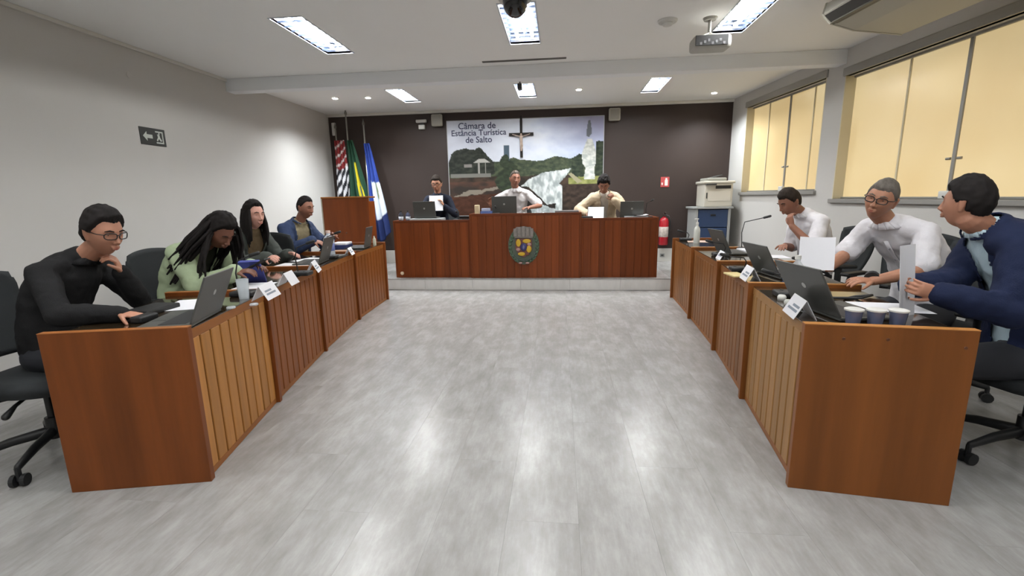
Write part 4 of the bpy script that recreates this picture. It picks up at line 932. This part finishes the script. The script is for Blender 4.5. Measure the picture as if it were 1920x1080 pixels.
# --- right row
T,R,Hc,N,f,r=person('man in a white shirt, head down with chin on his hand, right row',(2.42,4.64,.57),(2.27,4.60,1.11),D(190),(2.115,4.58,1.235),(D(195),D(26),0),
  [(-1,(2.08,4.42,1.03),(-.2,.2,.9),(.7,.2,0),1.2,(-.2,-.6,-.9)),(1,(2.14,4.64,.83),(-.5,-.8,0),(0,0,-1),.5,(.3,.5,-1))],
  SK5,cloth('white_shirt',(216,214,218)),sleeve=.44,hair=HDB,sc=1.0,collar=cloth('white_shirt',(216,214,218)),w=1.0)
hair_short(Hc,R,1.0,T,HDB,front=.5)
T,R,Hc,N,f,r=person('smiling grey-haired man with glasses in a white shirt holding up papers',(2.36,3.20,.57),(2.04,3.11,1.115),D(200),(1.925,3.04,1.275),(D(222),D(4),D(16)),
  [(-1,(1.78,2.80,.82),(-.9,-.1,.1),(.0,.3,-1),.6,(.2,-.7,-.6)),(1,(1.64,2.98,.87),(-.8,-.3,.35),(-.1,-.5,.6),.8,(-.1,.5,-.9))],
  SK3,cloth('white_shirt',(216,214,218)),sleeve=.44,hair=HG,glasses=frame_b,sc=.95,collar=cloth('white_shirt',(216,214,218)),w=1.02,belly=1.15,vox=.0045,placket=cloth('white_shirt',(216,214,218)))
hair_short(Hc,R,.95,T,HG,front=.48,t=.011)
MB().tube([(lift((1.80,2.83,.84),T)),(lift((1.78,2.80,.835),T))],[.037,.037],14).obj('wristwatch',black_pl,T)
T,R,Hc,N,f,r=person('man in a navy suit jacket and pale blue shirt, turned away, holding a sheet',(2.22,2.34,.57),(1.985,2.35,1.125),D(160),(1.868,2.365,1.262),(D(122),D(-2),0),
  [(-1,(1.64,2.13,.885),(-.9,.25,.25),(.3,.9,.1),.8,(.1,-.35,-1)),(1,(1.66,2.33,.88),(-.8,-.5,.2),(-.2,-.9,.2),.8,(.5,.1,-1))],
  SK1,cloth('pale_blue_shirt',(176,196,206)),hair=HB,sc=.89,jacket=cloth('navy_suit',(28,36,62)),vgap=.085,w=1.03,vox=.0045,collar=cloth('pale_blue_shirt',(176,196,206)))
hair_short(Hc,R,.89,T,HB,front=.5,side=-.12,back=-.55,t=.022,seed=4)
# ------------------------------------------------------------------ things on the desks
ZD=HD-.0215
def onz(u,v,z): r=ray(u,v); return V((0,0,HC))+r*((z-HC)/r.z)
def laptop(label,loc,rz,ang=105,w=.34,d=.235,group='open laptops'):
    T=thing('laptop',label,'laptop',loc,rz,group)
    MB().rbox((-w/2,-d/2,.003),(w/2,d/2,.017),.005).obj('base',lapg,T)
    MB().rbox((-w/2+.025,-d/2+.085,.017),(w/2-.025,d/2-.03,.0185),.002).obj('keyboard',keys_m,T)
    MB().rbox((-.05,-d/2+.012,.017),(.05,-d/2+.075,.018),.002).obj('touchpad',dgrey,T)
    M=Matrix.Translation((0,d/2-.004,.019))@Matrix.Rotation(math.radians(ang-90)*-1,4,'X')
    q=MB().rbox((-w/2,-.001,0),(w/2,.007,d),.004,M=M).obj('lid',lapg,T)
    MB().rbox((-w/2+.008,-.0025,.014),(w/2-.008,-.0012,d-.008),.001,M=M).obj('screen',screen_m,q)
    MB().lathe(M@V((0,.0072,d*.55)),[(0,0),(.014,0),(.014,.001),(0,.001)],20,axis=M.to_3x3()@V((0,1,0))).obj('lid_emblem',mat('emblem_silver',(176,178,176),.3,metal=.5),q)
    return T
laptop('dark grey laptop in front of the man in black, lid back with a silver emblem',(-1.875,2.045,ZD),D(-73.5),112)
laptop('dark grey laptop in front of the man in denim, left row',(-2.33,4.10,ZD),D(-78),108)
laptop('small dark laptop on the farthest left-row desk by the lectern',(-2.46,5.42,ZD),D(-80),100)
laptop('dark grey laptop with its lid toward the aisle, before the man in the navy suit',(1.345,2.305,ZD),D(97),118,w=.345,d=.25)
laptop('dark grey laptop before the grey-haired man, right row, with a silver emblem',(1.56,3.36,ZD),D(95),118)
laptop('dark grey laptop before the man with his head down, right row',(1.70,4.66,ZD),D(95),115)
laptop('dark laptop on a pale case at the left seat of the platform',(-2.02,6.98,HS+.052),D(180),100)
laptop('tall black laptop at the centre of the platform desk',(-.80,6.94,HCN+.002),D(176),95,w=.37,d=.25)
laptop('dark laptop at the right seat of the platform, beside the gooseneck microphone',(1.02,6.96,HS+.002),D(182),100,w=.33)
o=MB().rbox((-.24,-.15,0),(.24,.15,.05),.01).obj('document_case',mat('case_grey',(150,152,152),.5),None,loc=(-1.99,6.90,HS+.001)); tag(o,'flat pale grey case under the laptop on the left platform desk','case')
def card(label,p,rz,w=.19,h=.085,m=paper_m,marks=True,z=ZD,al=62):
    T=thing('name_card',label,'name card',(p[0],p[1],z),rz,'folded cards on the desks')
    c=math.cos(math.radians(al)); s=math.sin(math.radians(al))
    for k in (-1,1):
        M=Matrix(((1,0,0,0),(0,k*1.0,c*-k,k*c*h),(0,0,s,0),(0,0,0,1)))
        q=MB().box((-w/2,-.0008,0),(w/2,.0008,h),M=Matrix.Translation((0,k*c*h,0))@Matrix.Rotation(math.radians(90-al)*k,4,'X')).obj('card_face',m,T)
        if marks:
            mm=MB(); MM=Matrix.Translation((0,k*c*h,0))@Matrix.Rotation(math.radians(90-al)*k,4,'X')
            for a,b,zz in ((-.07,.02,.055),(-.07,.06,.035)): mm.box((a,(-.0014 if k<0 else .0009),zz-.006),(b,(-.0009 if k<0 else .0014),zz+.006),M=MM)
            mm.obj('faint_print',ink,q)
    return T
def sheet(label,p,rz,w=.21,h=.297,z=ZD,group='loose papers on the desks',cat='paper',curve=.0,tilt=(0,0),m=paper_m,name='paper_sheet',lines=False):
    mb=MB(); n=8; M=Matrix.Rotation(tilt[0],4,'X')@Matrix.Rotation(tilt[1],4,'Y')
    top=[];bot=[]
    for j in range(n+1):
        for i in range(n+1):
            x=-w/2+w*i/n; y=-h/2+h*j/n; zz=curve*((2*i/n-1)**2)+.002
            top.append(M@V((x,y,zz+.0012))); bot.append(M@V((x,y,zz)))
    N_=(n+1)**2; f=[]
    for j in range(n):
        for i in range(n): a=j*(n+1)+i; f.append((a,a+1,a+n+2,a+n+1)); f.append((a+N_,a+n+1+N_,a+n+2+N_,a+1+N_))
    bd=[i for i in range(n)]+[j*(n+1)+n for j in range(n)]+[n*(n+1)+n-i for i in range(n)]+[(n-j)*(n+1) for j in range(n)]
    for k in range(len(bd)): a,b=bd[k],bd[(k+1)%len(bd)]; f.append((a,a+N_,b+N_,b))
    mb.add(top+bot,f); o=mb.obj(name,m,None,smooth=True,loc=(p[0],p[1],z if len(p)<3 else p[2])); o.data.set_sharp_from_angle(angle=.6); o.rotation_euler=(0,0,rz); tag(o,label,cat,group if name=='paper_sheet' else None)
    return o
def mic(label,p,rz,z=ZD,L=.38,head=True,out=.16,rise=.22):
    T=thing('desk_microphone',label,'microphone',(p[0],p[1],z),rz,'gooseneck microphones')
    MB().rbox((-.055,-.07,0),(.055,.07,.032),.012,seg=3).obj('mic_base',black_pl,T,auto=40); MB().cyl((-.02,-.03,.032),.010,.004,12).obj('mic_button',dgrey,T)
    pts=[(0,.03,.03),(0,.04,.03+rise*.5),(0,.02,.03+rise*.85),(0,.03-out*.6,.03+rise)]
    MB().tube(pts,.0045,8,round_=True).obj('gooseneck',black_pl,T,smooth=True)
    e=V(pts[-1]); MB().tube([e,e+V((0,-.05,.015))],.012,10,round_=True).obj('mic_head',black_pl,T,smooth=True)
    return T
def bottle(label,p,z,r=.032,h=.22,m=None,cap=None,pump=False,band=None):
    T=thing('bottle',label,'bottle',(p[0],p[1],z))
    MB().lathe((0,0,0),[(0,0),(r*.92,0),(r,.01),(r,h*.62),(r*.8,h*.72),(r*.36,h*.82),(r*.36,h*.88),(0,h*.88)],20).obj('bottle_body',m or glass_m,T,auto=50)
    MB().cyl((0,0,h*.88),r*.42,h*.1,14).obj('bottle_cap',cap or white_pl,T)
    if pump: MB().cyl((0,0,h*.98),.004,.03,8).rbox((-.035,-.008,h*.98+.03),(.012,.008,h*.98+.045),.004).obj('pump_head',white_pl,T)
    if band: MB().lathe((0,0,h*.2),[(r+.0005,0),(r+.0012,.001),(r+.0012,h*.28),(r+.0005,h*.281)],20).obj('bottle_label',band,T,smooth=True)
    return T
def cup(label,p,z,m,lid,h=.085,r=.036,group=None):
    T=thing('cup',label,'cup',(p[0],p[1],z),0,group)
    MB().lathe((0,0,0),[(0,0),(r*.78,0),(r,h),(r*.94,h),(r*.72,.006),(0,.006)],20).obj('cup_body',m,T,auto=50)
    if lid: MB().lathe((0,0,h),[(0,.0005),(r+.003,.0005),(r+.003,.007),(r*.8,.011),(0,.011)],20).obj('cup_lid',lid,T,auto=40)
    return T
# left row, desk of the man in black
sheet('white papers between the laptop and the chair-side edge, by the man in black',(-2.12,2.38),D(20),z=ZD)
o=MB().rbox((-.032,-.055,0),(.032,.055,.034),.014,seg=4).obj('computer_mouse',black_pl,None,loc=(-2.06,2.03,ZD)); tag(o,'black computer mouse under the right hand of the man in black','mouse')
o=MB().rbox((-.075,-.11,0),(.075,.11,.028),.01).obj('notebook_block',black_pl,None,loc=(-2.20,2.22,ZD)); tag(o,'thick black notebook beside the mouse of the man in black','notebook')
card('white folded card at the front edge of the nearest left desk',(-1.775,2.58),D(-78)+PI,.20,.10)
cup('clear plastic cup behind the folded card on the nearest left desk',(-1.90,2.55),ZD,glass_m,None,.12,.035)
mic('desk microphone beside the clear cup on the nearest left desk',(-1.96,2.64),D(95))
for i,(x,y) in enumerate(((-1.80,2.30),(-1.72,2.38))):
    o=MB().lathe((0,0,0),[(0,0),(.022,0),(.024,.006),(.02,.012),(0,.012)],16).obj('glass_coaster',glass_m,None,smooth=True,loc=(x,y,ZD)); tag(o,['small clear disc on the dark glass top beside the laptop of the man in black','small clear disc nearest the front rail of the first left desk'][i],'coaster')
# second desk (woman in green)
sheet('white papers in front of the woman in the green blazer',(-2.10,2.92),D(10),z=ZD)
o=MB().rbox((-.04,-.08,0),(.04,.08,.009),.003,M=Matrix.Rotation(D(25),4,'X')).obj('phone',black_pl,None,loc=(-2.12,3.03,.90)); o.rotation_euler=(0,0,D(-85)); tag(o,'black phone held up by the woman in the green blazer','phone')
card('plain white folded card at the front edge of the second left desk',(-1.90,3.02),D(-78)+PI,.16,.10,marks=False)
mic('desk microphone on the second left desk behind the cards',(-2.02,3.40),D(95))
card('white folded card tilted by the divider at the far end of the second left desk',(-2.02,3.58),D(-70)+PI,.19,.10)
T=thing('blue_folder','bright blue folder standing tilted between the two women',  'folder',(-2.24,3.16,ZD),D(-70))
Mx=Matrix.Rotation(D(38),4,'Y')
MB().rbox((-.006,-.07,0),(.002,.07,.21),.002,M=Mx).rbox((.006,-.07,0),(.012,.07,.21),.002,M=Mx).obj('folder_cover',blue_m,T); MB().box((.0025,-.066,.003),(.0055,.066,.205),M=Mx).obj('folder_pages',paper_m,T)
# third desk (woman in grey)
sheet('white papers before the woman in the grey jacket',(-2.42,3.98),D(5),w=.30,h=.22,z=ZD)
sheet('second white paper lying beside the laptop of the man in denim',(-2.48,4.30),D(-15),z=ZD)
mic('desk microphone on the third left desk beside the laptop lid',(-2.30,4.42),D(95))
bottle('white bottle with a blue label and pale cap in front of the man in denim',(-2.42,4.64),ZD,.055,.27,mat('bottle_pale',(196,204,214),.3),mat('cap_pink',(222,196,184),.5),band=mat('label_blue',(86,98,150),.5))
o=MB().rbox((-.06,-.09,0),(.06,.09,.02),.006).obj('tablet_case',dgrey,None,loc=(-2.28,4.52,ZD)); tag(o,'small grey case beside the folded card on the third left desk','case')
card('white folded card by the divider at the far end of the third left desk',(-2.24,4.72),D(-76)+PI,.17,.085)
# fourth desk
sheet('brown folder sheet lying open on the farthest left desk',(-2.55,5.02),D(10),w=.24,h=.30,z=ZD,m=mat('kraft',(150,116,92),.8))
T=thing('book_stack','blue and white pack of leaflets on the farthest left desk','leaflets',(-2.62,5.34,ZD),D(5))
MB().rbox((-.09,-.11,0),(.09,.11,.05),.004).obj('blue_pack',navy_m,T); MB().rbox((-.085,-.105,.051),(.085,.105,.075),.004).obj('white_pack',paper_m,T)
bottle('small cream bottle at the far corner of the farthest left desk',(-2.36,5.70),ZD,.02,.12,mat('cream_bottle',(206,204,182),.4))
# right row, first desk
for i,(x,y,l) in enumerate(((1.275,2.09,'sealed water cup nearest the aisle, first of three by the right end panel'),(1.36,2.082,'sealed water cup in the middle of the three by the right end panel'),(1.445,2.075,'sealed water cup farthest from the aisle of the three by the right end panel'))):
    t=cup(l,(x,y),ZD,mat('cup_water',(92,98,122),.12,coat=.5),white_pl,.062,.034,'sealed water cups')
card('pale folded card at the front edge of the nearest right desk',(1.125,2.24),D(80),.18,.10)
sheet('white papers on the desk before the man in the navy suit',(1.62,2.40),D(80),z=ZD)
o=MB().rbox((-.04,-.02,0),(.04,.02,.018),.006).obj('key_pouch',black_pl,None,loc=(1.47,2.72,ZD)); tag(o,'small black pouch near the divider on the nearest right desk','pouch')
o=MB().tube([(0,0,.006),(.08,.05,.008),(.12,-.02,.03),(.05,-.05,.02),(-.06,.02,.006),(-.10,.06,.006)],.007,8,round_=True).obj('coiled_cable',black_pl,None,smooth=True,loc=(1.52,2.58,ZD)); tag(o,'coiled black cable behind the large laptop on the right','cable')
mic('desk microphone at the front of the nearest right desk',(1.27,2.66),D(-95),rise=.10,out=.2)
bottle('clear water bottle behind the large laptop on the nearest right desk',(1.36,2.78),ZD,.038,.22,glass_m)
for i,(x,y) in enumerate(((1.19,2.56),(1.17,2.44))):
    o=MB().lathe((0,0,0),[(0,0),(.02,0),(.022,.02),(.016,.03),(0,.03)],14).obj('screw_top',white_pl,None,smooth=True,loc=(x,y,ZD)); tag(o,['white screw cap beside the microphone on the nearest right desk','white screw cap closer to the camera on the nearest right desk'][i],'cap')
# second right desk
card('white folded card at the front edge of the second right desk',(1.27,3.20),D(82),.19,.10)
o=MB().rbox((-.05,-.08,0),(.05,.08,.012),.004).obj('yellow_pad',mat('pad_yellow',(214,196,140),.7),None,loc=(1.235,3.36,ZD)); o.rotation_euler=(0,0,D(5)); tag(o,'pale yellow note pad at the front edge of the second right desk','note pad')
mic('desk microphone lying low on the second right desk',(1.34,3.56),D(-95),rise=.08,out=.2)
sheet('white papers beside the laptop of the grey-haired man',(1.72,3.52),D(80),z=ZD)
o=MB().rbox((-.06,-.07,0),(.06,.07,.045),.01).obj('tissue_pack',mat('pack_blue',(120,140,190),.5),None,loc=(1.53,3.13,ZD)); tag(o,'small blue and white pack beside the laptop of the grey-haired man','pack')
# third and fourth right desks
mic('desk microphone on the third right desk',(1.48,4.42),D(-95),rise=.10,out=.18)
mic('tall desk microphone reaching above the third right desk against the white wall',(1.86,4.86),D(60),rise=.30,out=.30)
sheet('white papers before the man with his head down',(1.88,4.36),D(85),z=ZD)
o=MB().rbox((-.10,-.13,0),(.10,.13,.03),.003).obj('paper_pile',paper_m,None,loc=(1.86,4.70-.02,ZD)); tag(o,'thick pile of white papers beside the elbow of the man with his head down','papers')
card('white folded card at the front edge of the third right desk',(1.43,4.22),D(84),.17,.08)
bottle('tall white pump bottle at the front of the farthest right desk',(1.60,5.62),ZD,.035,.25,mat('bottle_white',(198,200,192),.35),None,pump=True)
sheet('beige sheet lying on the farthest right desk beside the pump bottle',(1.72,5.80),D(80),w=.24,h=.34,z=ZD,m=mat('beige_sheet',(190,166,150),.7))
mic('desk microphone at the far end of the farthest right desk',(1.56,5.95),D(-95),rise=.08,out=.12)
# held sheets
o=sheet('white sheet held up by the grey-haired man',(1.53,2.92,.965),D(-22),w=.18,h=.20,curve=.012,tilt=(D(70),0))
o=sheet('large white sheet held upright by the man in the navy suit',(1.575,2.25,.895),D(35),w=.15,h=.38,curve=.008,tilt=(D(84),0))
o=sheet('white sheet held up by the man in the dark shirt on the platform',(-1.90,7.09,1.26),D(8),w=.21,h=.24,curve=.006,tilt=(D(72),0))
# platform desks
for i,(x,m) in enumerate(((-2.38,mat('bottle_dark',(46,48,60),.3)),(-2.28,mat('bottle_dark2',(60,66,92),.3)))):
    bottle(['small dark bottle with a white label at the left end of the platform desk','small blue-grey bottle beside the dark one at the left end of the platform desk'][i],(x,6.82+.03*i),HS+.002,.034,.17,m,black_pl,band=mat('label_white',(190,194,204),.5))
o=MB().rbox((-.035,-.03,0),(.035,.03,.15),.01).obj('cream_box',mat('cream_box',(214,196,160),.5),None,loc=(-1.21,6.80,HCN+.002)); tag(o,'narrow cream box at the left edge of the central desk','box')
T=thing('blue_box','blue and white carton on the central desk left of the laptop','carton',(-1.07,6.80,HCN+.002)); MB().rbox((-.085,-.05,0),(.085,.05,.06),.006).obj('carton_base',mat('carton_blue',(92,116,176),.5),T); MB().rbox((-.07,-.045,.061),(.05,.045,.10),.006).obj('carton_top',mat('carton_light',(176,186,214),.5),T)
mic('desk microphone left of the tall laptop on the central desk',(-.93,6.79),D(0),HCN+.002,rise=.08,out=.1)
mic('desk microphone between the left laptop and the central desk',(-1.52,6.85),D(0),HS+.002,rise=.1,out=.1)
sheet('white papers on the central desk right of the tall laptop',(-.38,6.86,HCN+.002),D(4),w=.30,h=.21,curve=.02)
for i,x in enumerate((-.30,-.12)): cup(['clear glass on the central desk in front of the papers','clear glass on the central desk nearer the right side'][i],(x,6.80),HCN+.002,glass_m,None,.085,.034)
o=MB().rbox((-.17,-.09,0),(.17,.09,.05),.008).obj('grey_folder_stack',mat('stack_grey',(112,106,106),.6),None,loc=(.10,6.84,HCN+.002)); tag(o,'low grey stack of folders at the right end of the central desk','folders')
T=thing('open_binder','open white binder propped up before the young man in cream','binder',(.52,6.88,HS+.002),D(-6)); Mb=Matrix.Rotation(D(-35),4,'X')
MB().rbox((-.12,-.004,0),(.12,.004,.21),.002,M=Mb).obj('binder_cover',black_pl,T); MB().rbox((-.112,-.0075,.005),(.112,-.0042,.205),.001,M=Mb).obj('binder_page',mat('page_bright',(240,240,244),.6),T)
MB().rbox((-.06,.01,0),(.06,.1,.03),.01).obj('binder_foot',black_pl,T)
o=MB().rbox((-.09,-.05,0),(.09,.05,.05),.012).obj('black_pouch',black_pl,None,loc=(.385,6.80,HS+.002)); tag(o,'black pouch left of the open binder on the right platform desk','pouch')
sheet('white papers at the right end of the platform desk',(1.14,6.80,HS+.05),D(3),w=.20,h=.18,curve=.012)
o=MB().rbox((-.16,-.06,0),(.16,.06,.042),.006).obj('pale_tray',mat('tray_grey',(158,162,166),.5),None,loc=(1.08,6.79,HS+.002)); tag(o,'pale grey tray under the white papers on the right platform desk','tray')
mic('tall curved gooseneck microphone at the right end of the platform desk',(1.27,6.98),D(20),HS+.002,rise=.22,out=.22)
